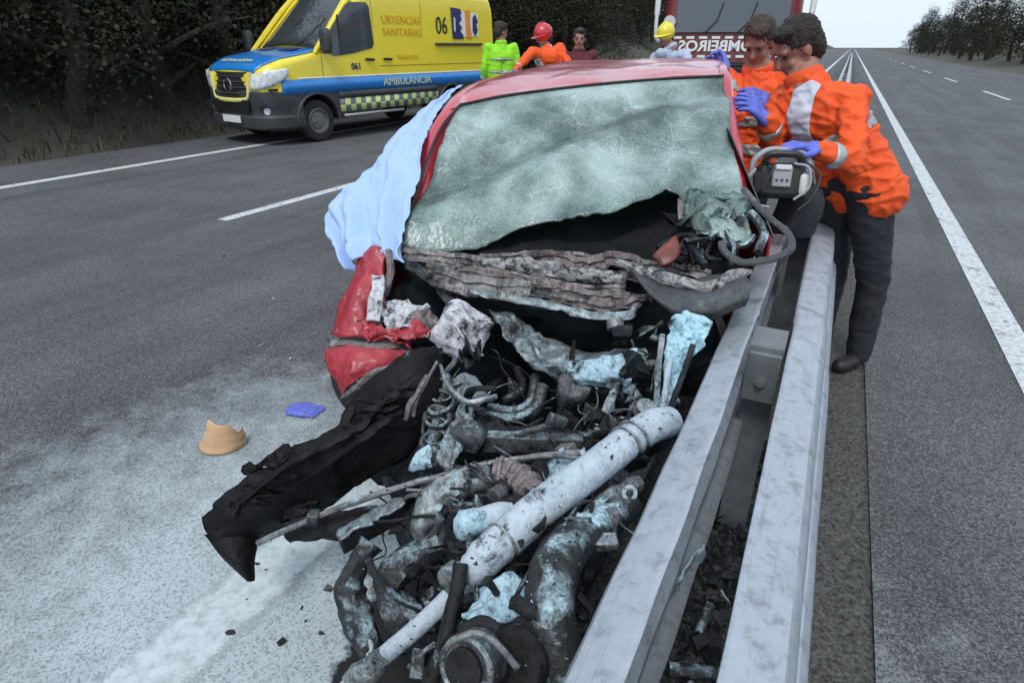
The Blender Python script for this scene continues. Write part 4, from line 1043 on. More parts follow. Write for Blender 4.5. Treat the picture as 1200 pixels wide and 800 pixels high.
def build_monitor():
    root = empty('monitor_case', P(912, 238, 2.48)); c = P(913, 205, 2.50)
    fx = Vector((.97, -.22, 0)); fz = Vector((0, 0, 1)); fy = fz.cross(fx)   # fx right, fy away
    Rm = Matrix((fx, fy, fz)).transposed() @ Matrix.Rotation(radians(-14), 3, 'X')
    def q(x, y, z): return c+Rm @ Vector((x, y, z))*.84
    b = MB(); b.box(q(0, 0, -.03), (.176, .11, .14), Rm); b.build('housing', MT['black_bare'], root, bevel=.02)
    p = MB(); p.box(q(.0, -.071, -.012), (.075, .02, .085), Rm); p_ = p.build('front_panel', MT['device_grey'], root, bevel=.006)
    s = MB(); s.box(q(.0, -.088, .030), (.06, .010, .020), Rm); s.build('panel_lip', MT['device_white'], p_, bevel=.003)
    for x in (-.03, 0, .03):
        k = MB(); k.disc(q(x*.8, -.086, -.03), Rm @ Vector((0, 1, 0)), .005, .006, 10); k.build('button', MT['black_bare'], p_)
    h = MB(); h.tube([q(-.125, -.01, -.06), q(-.13, -.01, .04), q(-.09, -.01, .105), q(0, -.012, .118), q(.09, -.01, .105), q(.13, -.01, .04), q(.125, -.01, -.06)], .013, 10, 30); h.jit(.004, 20); h.build('frame', MT['device_grey'], root)
    for i_, pts_ in enumerate([[(-.12, -.05, .02), (-.17, -.08, -.05), (-.13, -.10, -.14), (-.04, -.09, -.16)], [(.1, -.06, .06), (.17, -.07, .0), (.15, -.09, -.10), (.09, -.09, -.17)], [(.05, -.07, .05), (.11, -.10, .03), (.12, -.11, -.06), (.06, -.11, -.12)], [(-.08, -.07, .06), (-.05, -.12, .02), (-.09, -.12, -.06), (-.14, -.1, -.13)]]):
        w_ = MB(); w_.tube([q(*t_) for t_ in pts_], .0055, 7, 24); w_.build('lead', MT['black_bare'] if i_ % 2 else MT['device_grey'], root)
    g = MB(); g.tube([q(-.085, -.05, .045), q(-.07, -.075, .085), q(0, -.08, .092), q(.07, -.075, .085), q(.085, -.05, .045)], .014, 8, 20); g.build('grip', MT['black_bare'], root)
    for s_ in (-1, 1):
        k = MB(); k.box(q(s_*.105, -.05, -.045), (.032, .05, .085), Rm); k.build('side_pouch', MT['navy'] if s_ < 0 else MT['device_white'], root, bevel=.012)
    tag(root, 'black and silver portable monitor held above the barrier', 'medical monitor')
    # dark kit bag hanging below it
    b = MB(); c2 = P(936, 248, 2.62); b.ell(c2, (.095, .075, .105), Matrix.Rotation(.4, 3, 'Z'), 26, 18, .45); b.jit(.03, 9); b.jit(.008, 30)
    r = b.build('kit_bag', MT['navy']); tag(r, 'dark cloth kit bag under the monitor beside the barrier', 'bag')
# ================================================================== THE WRECK
def build_wreck():
    CO = Vector((.22, 2.12, 0)); cb = Vector((.17, .98544, 0)); cs = Vector((.98544, -.17, 0))
    def K(x, y, z): return CO+cs*x+cb*y+Vector((0, 0, z))       # car frame: x across, y towards the tail
    car = empty('crashed_car', K(0, .9, 0)); tag(car, 'wrecked red hatchback with torn-open engine bay, jammed against the barrier', 'car')
    rnd = random.Random(21)
    # ---- windscreen: hanging laminated glass, torn along the lower edge
    top = [(539, 124, 2.62), (600, 112, 2.66), (690, 101, 2.72), (770, 94, 2.76), (848, 90, 2.80)]
    low = [(469, 288, 2.16), (503, 293, 2.13), (560, 285, 2.12), (582, 277, 2.13), (606, 264, 2.16), (640, 259, 2.16), (718, 254, 2.14), (756, 234, 2.17), (783, 220, 2.20), (800, 231, 2.19), (812, 243, 2.17), (822, 262, 2.14), (850, 258, 2.14), (876, 246, 2.16)]
    TP = spline([P(*a) for a in top], 60); LP_ = []
    lp = [P(*a) for a in low]
    for k in range(61):
        x = 469+(876-469)*k/60; i = 0
        while i < len(low)-2 and low[i+1][0] < x: i += 1
        t = (x-low[i][0])/(low[i+1][0]-low[i][0]); LP_.append(lp[i].lerp(lp[i+1], t))
    G = []; NV = 44
    for i in range(NV+1):
        s = i/NV; row = []
        for k in range(61):
            u = k/60; p = TP[k].lerp(LP_[k], s)
            bulge = .05*sin(pi*s)*sin(pi*u)                        # a little convex towards the camera
            fold = .036*math.exp(-((s-(.86-.60*u))/.12)**2)-.040*math.exp(-((s-(.60-.55*u))/.14)**2)-.025*math.exp(-((s-(1.15-.60*u))/.12)**2)
            fold2 = -.05*math.exp(-((s-.55)/.25)**2-((u-.45)/.3)**2)
            kk = min(1, s*5)
            n1 = nz(p, 2.4, 3)*.022+nz(p, 9, 4)*.007+nz(p, 30, 6)*.0035
            p = p+Vector((0, -.8, .6))*(bulge+(fold+fold2)*kk)+n1*kk
            if s > .9: p = p+nz(p, 40, 2)*.010*(s-.9)*10
            row.append(p)
        G.append(row)
    w = MB(); w.loft(G); ws = w.build('windscreen', MT['frost'], car, solid=.006, angle=60)
    # crumpled glass rag at the right lower corner
    w = MB(); w.sheet([[P(800, 232, 2.16), P(830, 225, 2.18), P(860, 228, 2.18), P(876, 240, 2.16)], [P(806, 262, 2.10), P(828, 250, 2.06), P(852, 256, 2.08), P(874, 258, 2.10)], [P(826, 274, 2.08), P(838, 272, 2.03), P(856, 276, 2.05), P(868, 280, 2.08)]], 22, 16, .035, 22, 4, .015); w.build('glass_rag', MT['frost'], ws, solid=.005)
    # dark seal and lower lip
    s_ = MB(); s_.tube([P(x, y-1, d-.012) for x, y, d in top], .006, 6, 30); s_.build('upper_seal', MT['black_bare'], ws)
    s_ = MB(); s_.tube([P(540, 122, 2.60), P(517, 150, 2.52), P(500, 190, 2.40), P(484, 240, 2.27), P(469, 290, 2.13)], .006, 6, 24, wob=.3); s_.build('side_seal', MT['black_bare'], ws)
    # ---- roof
    rr = [[(526, 128, 2.60), (560, 119.5, 2.66), (620, 108.5, 2.70), (690, 100.5, 2.75), (770, 93.0, 2.79), (850, 88, 2.84)],
          [(535, 112, 2.80), (566, 103, 2.84), (625, 93, 2.90), (692, 87.5, 2.93), (770, 82, 2.96), (846, 78, 3.0)],
          [(566, 98, 3.2), (596, 88, 3.25), (645, 78.5, 3.3), (700, 75.5, 3.35), (770, 73, 3.38), (843, 71, 3.4)],
          [(600, 90, 3.9), (624, 82, 3.92), (662, 74, 3.95), (710, 71, 4.0), (770, 69.5, 4.0), (838, 69.5, 4.0)],
          [(622, 92, 4.5), (640, 84, 4.52), (672, 77, 4.55), (712, 75, 4.55), (770, 74, 4.55), (826, 76, 4.55)]]
    r = MB(); r.sheet([[P(*a) for a in row] for row in rr], 40, 40, .012, 3.3, 8, .004); r.build('roof', MT['red'], car, solid=.006, angle=60)
    # ---- pillars
    def pil(name, pts, rad, m='red', n=16, flat=.6): mb = MB(); mb.tube(pts, rad, 8, n, flat=flat, wob=.08); return mb.build(name, MT[m], car)
    pil('pillar', [P(468, 292, 2.22), P(490, 226, 2.38), P(507, 168, 2.52), P(527, 131, 2.63), P(548, 108, 2.85), P(580, 94, 3.25), P(612, 88, 3.9)], [.035, .036, .040, .036, .034, .03, .03])
    pil('pillar', [P(868, 240, 2.35), P(862, 180, 2.5), P(852, 120, 2.75), P(849, 86, 2.9), P(844, 76, 3.4), P(834, 74, 4.0)], [.03, .03, .03, .03, .03, .03])
    # ---- body sides, doors, tail (car frame)
    def lat(s):
        X = lambda y: s*(.72 if y < 2.2 else .70)
        z0s = [.24, .40, .62, .80, .90]; rows = []
        for y in (.42 if s > 0 else .10, .5, .9, 1.3, 1.7, 2.1, 2.4, 2.62):
            row = []
            for z in z0s: row.append(K(s*(.755+.03*sin(pi*(z-.24)/.7)-.04*(y > 2.5)), y, z if y < 2.0 else z+.03))
            rows.append(row)
        mb = MB(); mb.sheet(rows, 12, 30, .014, 3, s*3+5); d = mb.build('door', MT['red_bent'], car, solid=.01)
        hd = MB(); hd.bar(K(s*.80, 1.1, .78), K(s*.80, 1.28, .785), .03, .03); hd.build('handle', MT['black_bare'], d, bevel=.006)
        for y in (.52, 1.42):
            jn = MB(); jn.tube([K(s*.765, y, .26), K(s*.79, y, .58), K(s*.768, y, .88)], .006, 5, 8); jn.build('joint', MT['black_bare'], d)
        # upper frame: B and C pillar
        for y, ytop in ((1.15, 1.3), (2.1, 1.95)):
            pb = MB(); pb.bar(K(s*.745, y, .88), K(s*.56, ytop, 1.32 if s < 0 else 1.38), .08, .05); pb.build('pillar', MT['red'], car, bevel=.01)
        for (a, b) in (((.20, .56), (1.10, 1.26)), ((1.22, 1.36), (2.04, 1.90))):
            gl = MB(); gl.add([K(s*.742, a[0], .90), K(s*.742, b[0], .90), K(s*.57, b[1], 1.30), K(s*.58, a[1], 1.30 if a[0] > 1 else 1.24)], [(0, 1, 2, 3)])
            gl.build('side_window', MT['glass'], car, smooth=False, solid=.005)
    lat(-1); lat(1)
    tl = MB(); tl.sheet([[K(x, 2.62-.05*abs(x), .25) for x in (-.73, -.3, .3, .73)], [K(x, 2.68-.06*abs(x), .55) for x in (-.75, -.3, .3, .75)], [K(x, 2.62-.06*abs(x), .92) for x in (-.74, -.3, .3, .74)], [K(x, 2.36-.05*abs(x), 1.40) for x in (-.60, -.25, .25, .60)]], 14, 14, .006, 3, 2); t_ = tl.build('tailgate', MT['red'], car, solid=.01)
    rw = MB(); rw.add([K(-.58, 2.60, .96), K(.58, 2.60, .96), K(.50, 2.42, 1.34), K(-.50, 2.42, 1.34)], [(0, 1, 2, 3)]); rw.build('rear_window', MT['glass'], t_, smooth=False, solid=.006)
    for s in (-1, 1):
        lm = MB(); lm.ell(K(s*.64, 2.60, .80), (.07, .05, .12), None, 12, 8, .7); lm.build('tail_lamp', MT['rust_orange'], t_)
    fl = MB(); fl.sheet([[K(x, y, .26) for x in (-.70, 0, .70)] for y in (.1, 1.4, 2.6)], 6, 6, .01, 3, 1); fl.build('floor_pan', MT['interior'], car, solid=.02)
    # ---- cabin
    db = MB(); db.sheet([[K(x, .16+.04*cos(x*3), .66) for x in (-.66, -.2, .2, .62)], [K(x, .02, .84) for x in (-.66, -.2, .2, .60)], [K(x, .22, .90) for x in (-.64, -.2, .2, .60)], [K(x, .48, .80) for x in (-.64, -.2, .2, .6)], [K(x, .50, .55) for x in (-.64, -.2, .2, .6)]], 20, 16, .03, 5, 3); db.build('dashboard', MT['interior'], car, solid=.01)
    for x in (-.34, .36):
        st = MB(); st.box(K(x, .98, .46), (.48, .50, .16)); st.box(K(x, 1.28, .78), (.46, .14, .60), Matrix.Rotation(radians(-14), 3, 'X')); st.ell(K(x, 1.40, 1.16), (.13, .06, .10), None, 12, 8, .7)
        st.build('seat', MT['seat'], car, bevel=.03)
    sw = MB(); sw.ring(K(.34, .58, .86), (0, -.9, .5), .17, .014, 24, 8); sw.tube([K(.34, .58, .86), K(.34, .40, .74)], .03, 8); sw.build('steering_wheel', MT['black_bare'], car)
    bk = MB(); bk.sheet([[K(x, 2.0, .5) for x in (-.65, 0, .65)], [K(x, 2.08, 1.05) for x in (-.62, 0, .62)]], 6, 6); bk.build('rear_seat', MT['seat'], car, solid=.12)
    # ---- wheels
    for s in (-1, 1): wheel(car, K(s*.68, 2.15, .30), .30, .19, s)
    wheel(car, PZ(452, 470, .30)+Vector((.02, .25, 0)), .29, .17, -1)
    # ---- scuttle: stacked crushed rails across the car
    def rail(name, pts, w0, w1, m, seed, n=40, amp=.008, th=.004, curl=.5):
        """a crushed pressed-steel rail: open channel following pts"""
        C = spline([P(*a) for a in pts], n); rows = []
        for i, p in enumerate(C):
            t = (C[min(i+1, n)]-C[max(i-1, 0)]).normalized(); f = i/n; ww = w0+(w1-w0)*f
            vdir = Vector((0, -.45, -.9)).normalized(); vdir = (vdir-t*vdir.dot(t)).normalized(); od = t.cross(vdir).normalized()
            if od.y > 0: od = -od
            row = []
            for q, o_ in ((-.5, -.25), (-.46, .34), (-.16, .36), (-.10, .02), (.22, .06), (.30, .34), (.44, .30), (.52, -.40)):
                pp = p+vdir*q*ww+od*o_*ww*curl; dd_, _q = noise.voronoi(pp*22+Vector((seed, 0, 0))); row.append(pp+nz(pp, 16, seed)*amp+nz(pp, 42, seed+1)*amp*.5+od*(min(dd_[1]-dd_[0], .5)-.2)*.022)
            rows.append(row)
        mb = MB(); mb.loft(rows); return mb.build(name, MT[m], car, solid=th, angle=14)
    rail('scuttle_rail', [(474, 297, 2.06), (540, 305, 2.04), (600, 315, 2.02), (660, 326, 2.0), (735, 330, 1.98)], .040, .050, 'cowl', 1)
    sf = MB(); sf.tube([P(566, 309, 2.0), P(610, 311, 1.985), P(650, 318, 1.97), P(690, 322, 1.96), P(728, 326, 1.95)], [.014, .026, .024, .022, .018], 10, 40, wob=.9); sf.build('crumbly_seal', MT['cowl_foam'], car)
    rail('scuttle_rail', [(612, 302, 2.06), (660, 305, 2.05), (690, 312, 2.04), (720, 305, 2.05), (748, 312, 2.03)], .05, .05, 'cowl_pink', 2, amp=.014)
    rail('scuttle_rail', [(500, 316, 2.02), (545, 321, 2.0), (590, 328, 1.98), (625, 332, 1.97)], .05, .058, 'cowl_pink', 3)
    rail('scuttle_panel', [(508, 323, 1.98), (555, 335, 1.95), (612, 340, 1.93), (622, 338, 1.92)], .075, .060, 'cowl', 4, curl=.3)
    rail('scuttle_rail', [(620, 338, 1.96), (650, 340, 1.94), (690, 348, 1.93), (738, 352, 1.93)], .06, .055, 'cowl_pink', 5, amp=.014)
    rail('scuttle_rail', [(736, 312, 2.02), (756, 325, 1.99), (772, 345, 1.95)], .05, .06, 'cowl', 6, amp=.012)
    for i, (pts, w_, m_) in enumerate([([(480, 303, 2.03), (540, 312, 2.0), (600, 322, 1.975), (660, 333, 1.955), (730, 341, 1.945)], .018, 'cowl'), ([(520, 318, 2.0), (580, 324, 1.98), (650, 338, 1.95), (720, 346, 1.94), (760, 350, 1.93)], .016, 'cowl_pink'), ([(560, 302, 2.08), (640, 300, 2.08), (720, 304, 2.07), (790, 316, 2.02), (830, 322, 2.0)], .028, 'cowl'), ([(640, 350, 1.93), (680, 356, 1.92), (720, 360, 1.92), (750, 350, 1.93)], .030, 'cowl_pink'), ([(700, 318, 2.02), (740, 326, 1.99), (790, 338, 1.95), (840, 340, 1.92)], .022, 'cowl'), ([(590, 333, 1.95), (640, 345, 1.93), (690, 352, 1.915)], .022, 'shell'), ([(476, 310, 2.06), (500, 322, 2.04), (520, 340, 2.02), (530, 362, 1.98)], .03, 'shell')]):
        rail('scuttle_strip', pts, w_, w_*1.2, m_, 11+i, 36, .012, .003, .8)
    # lower lip of the torn bulkhead, bright edge
    lp2 = MB(); E = spline([P(548, 338, 1.93), P(600, 346, 1.90), P(650, 358, 1.88), P(700, 367, 1.87), P(735, 366, 1.88), P(748, 356, 1.90)], 40)
    lp2.loft([[p+Vector((0, 0, .006)), p+Vector((0, -.012, -.012))+nz(p, 20, 3)*.008, p+Vector((0, .03, -.035))+nz(p, 20, 5)*.012] for p in E]); lp2.jit(.010, 24, 3); lp2.build('torn_lip', MT['insul'], car, solid=.004)
    # ---- bulkhead, dark
    fw = MB(); fw.sheet([[P(470, 300, 2.20), P(560, 305, 2.22), P(660, 310, 2.24), P(760, 316, 2.22), P(850, 320, 2.15)], [P(460, 380, 2.15), P(560, 380, 2.25), P(660, 390, 2.28), P(760, 395, 2.2), P(830, 400, 2.05)], [P(450, 460, 2.2), P(560, 460, 2.3), P(660, 470, 2.3), P(740, 480, 2.15), P(800, 470, 1.98)], [P(430, 560, 2.15), P(540, 560, 2.15), P(640, 560, 2.1), P(720, 560, 1.95), P(780, 540, 1.8)]], 30, 26, .05, 7, 5, .02); fw.build('bulkhead', MT['firewall'], car, solid=.006)
    # dark gap under the glass: top of the dashboard and airbag rag
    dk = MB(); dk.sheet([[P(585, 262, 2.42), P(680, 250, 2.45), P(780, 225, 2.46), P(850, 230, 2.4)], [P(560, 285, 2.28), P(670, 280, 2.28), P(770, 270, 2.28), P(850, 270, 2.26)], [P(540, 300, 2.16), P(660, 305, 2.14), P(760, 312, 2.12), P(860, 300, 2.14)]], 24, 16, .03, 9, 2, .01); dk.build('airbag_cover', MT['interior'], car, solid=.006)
    # ---- right side: dark curved cowl shell, torn lamp, trim loop
    sh = MB(); sh.sheet([[P(724, 304, 2.00), P(770, 326, 1.96), P(820, 326, 1.93), P(872, 318, 1.92)], [P(738, 322, 1.93), P(780, 344, 1.87), P(830, 344, 1.84), P(878, 332, 1.86)], [P(760, 342, 1.90), P(792, 366, 1.83), P(836, 364, 1.80), P(880, 344, 1.82)], [P(776, 352, 1.96), P(800, 374, 1.90), P(836, 372, 1.87), P(872, 356, 1.86)]], 26, 20, .012, 8, 4, .004); sh.build('cowl_shell', MT['shell'], car, solid=.006)
    rm = MB(); rm.tube([P(722, 306, 1.98), P(762, 322, 1.93), P(800, 330, 1.90), P(830, 338, 1.88), P(862, 322, 1.90), P(880, 318, 1.91)], [.012, .02, .016, .022, .018, .01], 8, 40, wob=.5); rm.build('shell_rim', MT['cowl_foam'], car)
    lm = MB(); lm.sheet([[P(766, 302, 2.0), P(788, 280, 2.02), P(792, 276, 2.05)], [P(772, 312, 1.98), P(790, 308, 1.98), P(794, 300, 2.02)]], 8, 8, .01, 20, 3); lm.build('broken_lamp', MT['rust_orange'], car, solid=.02)
    tr = MB(); tr.tube([P(872, 222, 2.2), P(888, 242, 2.1), P(905, 258, 2.02), P(922, 272, 1.97), P(928, 288, 1.93), P(915, 300, 1.9), P(890, 306, 1.9), P(868, 307, 1.9), P(850, 296, 1.92), P(846, 284, 1.95)], .0135, 8, 60, flat=.7, wob=.12); tr.build('hanging_trim', MT['shell'], car)
    for i, pts in enumerate([[(820, 264, 2.1), (832, 282, 2.05), (828, 300, 2.0), (846, 305, 1.98)], [(838, 268, 2.1), (852, 285, 2.04), (872, 288, 2.02), (884, 276, 2.02)], [(800, 282, 2.12), (815, 296, 2.05), (826, 312, 1.98)], [(856, 250, 2.1), (848, 270, 2.06), (860, 290, 2.0), (856, 312, 1.94)], [(770, 290, 2.1), (800, 276, 2.1), (830, 280, 2.08)], [(880, 250, 2.1), (895, 272, 2.02), (888, 296, 1.96)]]):
        mb = MB(); mb.tube([P(*a) for a in pts], .007+.004*(i % 3), 7, 24, wob=.3); mb.build('wiring_loom', MT['hose'] if i % 2 else MT['dark'], car)
    for i in range(16):
        a = P(796+rnd.random()*88, 250+rnd.random()*62, 2.06+rnd.random()*.14); s = .018+.02*rnd.random(); mb = MB()
        mb.sheet([[a+Vector((rnd.gauss(0, s), rnd.gauss(0, s), rnd.gauss(0, s))) for _ in range(3)] for _ in range(3)], 5, 5, .006, 30, i); mb.build('torn_trim', MT[rnd.choice(['shell', 'dark', 'cowl', 'frost'])], car, solid=.003)
    # ---- heat shield / crumpled bulkhead sheet in the middle
    hs = MB(); hs.sheet([[P(576, 358, 1.98), P(606, 372, 1.98), P(640, 398, 1.97), P(690, 412, 1.93), P(754, 404, 1.90)], [P(584, 378, 1.93), P(612, 400, 1.90), P(646, 418, 1.90), P(696, 424, 1.86), P(752, 422, 1.86)], [P(600, 398, 1.90), P(622, 422, 1.86), P(656, 432, 1.86), P(700, 446, 1.83), P(748, 440, 1.84)], [P(620, 412, 1.90), P(632, 438, 1.86), P(662, 446, 1.88), P(702, 456, 1.85), P(744, 458, 1.85)]], 44, 32, .018, 12, 7, .008, crump=.030, cf=18); hs.build('heat_shield', MT['insul'], car, solid=.004, angle=30)
    hs = MB(); hs.sheet([[P(668, 424, 1.82), P(704, 418, 1.80), P(750, 410, 1.82)], [P(672, 444, 1.80), P(706, 440, 1.77), P(748, 434, 1.79)], [P(680, 452, 1.82), P(712, 458, 1.79), P(746, 460, 1.81)]], 30, 22, .014, 14, 9, .006, crump=.030, cf=22); hs.build('powdered_flap', MT['powder_clean'], car, solid=.004, angle=30)
    hs = MB(); hs.sheet([[P(656, 440, 1.86), P(676, 436, 1.84), P(700, 446, 1.82)], [P(654, 466, 1.86), P(668, 470, 1.83), P(692, 462, 1.83)], [P(650, 486, 1.88), P(656, 492, 1.86), P(664, 484, 1.86)]], 14, 14, .02, 16, 2); hs.build('torn_flap', MT['metal'], car, solid=.004)
    jt = MB(); jt.tube([P(724, 450, 1.78), P(716, 470, 1.75), P(708, 488, 1.73), P(698, 498, 1.72)], [.012, .014, .017, .010], 8, 20, wob=.5); jt.build('broken_link', MT['alu'], car)
    # pale blue upright panel next to the barrier
    fb = MB(); fb.sheet([[P(784, 380, 1.80), P(806, 370, 1.78), P(832, 376, 1.77)], [P(778, 412, 1.76), P(800, 408, 1.73), P(822, 406, 1.74)], [P(776, 440, 1.74), P(794, 440, 1.71), P(806, 430, 1.74)], [P(770, 482, 1.72), P(782, 486, 1.70), P(796, 470, 1.72)]], 26, 32, .016, 14, 3, .01, crump=.034, cf=20); fb.build('inner_wing', MT['foam_blue'], car, solid=.005, angle=30)
    for i, pts in enumerate([[(776, 392, 1.74), (771, 440, 1.70), (768, 500, 1.66)], [(785, 420, 1.72), (778, 470, 1.68), (774, 498, 1.66)], [(812, 404, 1.72), (800, 440, 1.69), (784, 480, 1.66)]]):
        mb = MB(); mb.tube([P(*a) for a in pts], .009, 7, 20, wob=.3); mb.build('bent_bracket', MT[('alu', 'powdered', 'dark')[i]], car)
    # ---- left wing: folded red metal
    wg = MB(); wg.sheet([[P(424, 296, 2.14), P(440, 287, 2.10), P(456, 292, 2.08)], [P(412, 330, 2.10), P(428, 318, 2.03), P(446, 330, 2.02)], [P(398, 362, 2.06), P(412, 356, 1.98), P(434, 368, 1.98)], [P(386, 394, 2.02), P(404, 396, 1.94), P(452, 402, 1.95)]], 30, 36, .010, 11, 3, .005, crump=.018, cf=7); wg.build('front_wing', MT['red_bent'], car, solid=.004, angle=16)
    wg = MB(); wg.sheet([[P(382, 397, 2.0), P(420, 402, 1.94), P(466, 396, 1.95), P(482, 404, 1.98)], [P(384, 404, 1.95), P(420, 408, 1.90), P(460, 406, 1.91), P(480, 412, 1.94)]], 22, 6, .012, 14, 2); wg.build('wing_fold', MT['cowl'], car, solid=.004)
    wg = MB(); wg.sheet([[P(379, 409, 1.93), P(410, 407, 1.88), P(448, 408, 1.87), P(482, 415, 1.90)], [P(388, 438, 1.90), P(412, 430, 1.84), P(440, 424, 1.84), P(474, 421, 1.88)], [P(400, 466, 1.90), P(412, 452, 1.84), P(436, 436, 1.84), P(468, 426, 1.87)]], 34, 28, .010, 12, 5, .004, crump=.015, cf=7); wg.build('wing_flap', MT['red_bent'], car, solid=.004, angle=16)
    ed = MB(); ed.tube([P(400, 466, 1.88), P(418, 452, 1.825), P(440, 436, 1.82), P(476, 422, 1.87)], [.004, .010, .009, .004], 7, 24, wob=.7); ed.build('torn_edge', MT['cowl'], car)
    st = MB(); st.sheet([[P(437, 324, 2.0), P(452, 322, 2.0)], [P(434, 352, 1.96), P(450, 352, 1.96)], [P(428, 376, 1.94), P(446, 378, 1.94)]], 8, 14, .008, 20, 4); st.build('inner_flange', MT['white_bits'], car, solid=.012)
    st = MB(); st.tube([P(455, 294, 2.06), P(458, 318, 2.03), P(450, 345, 2.0)], .014, 7, 12, wob=.3); st.build('hinge_arm', MT['cowl_pink'], car)
    for i, (rows_, m_) in enumerate([([[(444, 352, 2.0), (470, 350, 1.99), (500, 358, 1.98)], [(446, 372, 1.95), (474, 372, 1.94), (502, 378, 1.94)], [(452, 384, 1.93), (478, 386, 1.92), (506, 388, 1.93)]], 'white_bits'),
                                     ([[(420, 378, 1.96), (452, 384, 1.92), (482, 392, 1.92)], [(424, 394, 1.93), (456, 400, 1.89), (486, 404, 1.90)]], 'red_bent'),
                                     ([[(478, 372, 1.95), (500, 362, 1.95), (516, 372, 1.96)], [(482, 396, 1.90), (500, 394, 1.88), (516, 398, 1.91)]], 'cowl_pink'),
                                     ([[(456, 388, 1.92), (480, 380, 1.90), (502, 384, 1.90)], [(462, 400, 1.89), (484, 394, 1.87), (508, 398, 1.88)]], 'red_bent')]):
        mb = MB(); mb.sheet([[P(*a) for a in r_] for r_ in rows_], 22, 16, .018, 22, i+3, .008, crump=.030, cf=18); mb.build('crumpled_metal', MT[m_], car, solid=.004, angle=30)
    # white crushed reservoir
    rs = MB(); c = P(541, 388, 1.90); rs.ell(c, (.080, .07, .085), Matrix.Rotation(.5, 3, 'Y'), 48, 34, .8); rs.jit(.040, 10, 3); rs.crumple(-.030, 11, 2); rs.jit(.005, 40, 5); v_ = rs.build('reservoir', MT['white_bits'], car, angle=22)
    cp = MB(); cp.disc(P(558, 372, 1.855), (.5, -.6, .6), .018, .022, 16); cp.build('cap', MT['white_bits'], v_)
    sm = MB(); sm.tube([P(522, 362, 1.86), P(536, 385, 1.81), P(556, 412, 1.80), P(566, 416, 1.82)], .0035, 6, 20); sm.build('seam', MT['white_bits'], v_)
    # ---- torn black bumper skin running down to the left
    def torn(name, rows_, m, nu, nv, amp, fr, seed, solid=.006, am2=.006, parent=car):
        mb = MB(); mb.sheet([[P(*a) for a in r_] for r_ in rows_], nu, nv, amp, fr, seed, am2); return mb.build(name, MT[m], parent, solid=solid, angle=30)
    b_ = torn('bumper_skin', [[(520, 408, 1.80), (496, 410, 1.74), (462, 422, 1.72), (420, 462, 1.74), (404, 490, 1.76)],
                              [(512, 470, 1.72), (486, 470, 1.66), (452, 478, 1.64), (422, 490, 1.66), (398, 500, 1.68)],
                              [(490, 520, 1.70), (450, 512, 1.63), (420, 510, 1.60), (380, 514, 1.62), (356, 520, 1.64)],
                              [(432, 560, 1.70), (392, 558, 1.64), (370, 550, 1.60), (340, 542, 1.60), (318, 545, 1.62)],
                              [(372, 600, 1.72), (338, 598, 1.66), (310, 588, 1.62), (284, 574, 1.62), (268, 573, 1.64)],
                              [(306, 632, 1.74), (284, 634, 1.70), (262, 634, 1.66), (246, 630, 1.66), (238, 604, 1.67)]], 'black_plastic', 24, 90, .011, 12, 4, .008, .005)
    torn('bumper_tip', [[(240, 626, 1.67), (262, 622, 1.66), (284, 624, 1.67), (304, 628, 1.71)], [(262, 652, 1.645), (276, 654, 1.63), (290, 656, 1.65), (298, 654, 1.68)], [(288, 676, 1.65), (291, 679, 1.64), (294, 680, 1.645), (297, 680, 1.66)]], 'black_plastic', 12, 12, .004, 12, 2, .005, .002, b_)
    torn('bumper_lug', [[(288, 548, 1.63), (304, 536, 1.60), (330, 522, 1.60), (352, 524, 1.62)], [(296, 556, 1.62), (312, 548, 1.59), (336, 540, 1.58), (360, 532, 1.6)]], 'black_plastic', 16, 6, .016, 30, 6, .012, .006, b_)
    torn('bumper_lug', [[(330, 604, 1.66), (350, 590, 1.64), (372, 586, 1.64)], [(336, 612, 1.66), (356, 602, 1.65), (374, 594, 1.65)]], 'black_plastic', 10, 6, .010, 24, 6, .012, .004, b_)
    for i, pts in enumerate([[(490, 440, 1.62), (450, 470, 1.60), (420, 500, 1.58), (380, 520, 1.57), (330, 548, 1.57), (280, 590, 1.60)], [(470, 480, 1.60), (440, 500, 1.575), (400, 530, 1.575), (350, 566, 1.60)], [(414, 476, 1.66), (404, 500, 1.64), (402, 530, 1.63)]]):
        mb = MB(); mb.tube([P(*a) for a in pts], [.012, .016, .014, .008], 7, 40, wob=.6, flat=.5); mb.build('bumper_rib', MT['black_plastic'], b_)
    for i in range(26):
        t = rnd.random(); a = P(500-230*t+max(-8, min(8, rnd.gauss(0, 6))), 432+165*t+max(-6, min(16, rnd.gauss(4, 8))), 1.60+.02*rnd.random()); s = .012+.012*rnd.random(); mb = MB()
        mb.sheet([[a+Vector((rnd.gauss(0, s*1.6), rnd.gauss(0, s*.7), rnd.gauss(0, s*.6))) for _ in range(3)] for _ in range(3)], 5, 5, .008, 30, i); mb.build('bumper_shred', MT['black_plastic'], b_, solid=.004)
    mb = MB(); mb.tube([P(501, 440, 1.64), P(488, 462, 1.6), P(480, 476, 1.58), P(476, 492, 1.58)], [.006, .008, .006], 6, 16, wob=.4); mb.build('bare_strip', MT['cowl_pink'], b_)
    # thin rod
    mb = MB(); mb.tube([P(302, 636, 1.62), P(345, 616, 1.60), P(400, 594, 1.56), P(470, 570, 1.52), P(540, 553, 1.48), P(620, 536, 1.46), P(680, 530, 1.47)], .0085, 8, 40, wob=.25); mb.build('stay_rod', MT['wire'], car)
    mb = MB(); mb.box(P(368, 606, 1.575), (.03, .03, .035)); mb.jit(.006, 40); mb.build('rod_clamp', MT['metal'], car, bevel=.004)
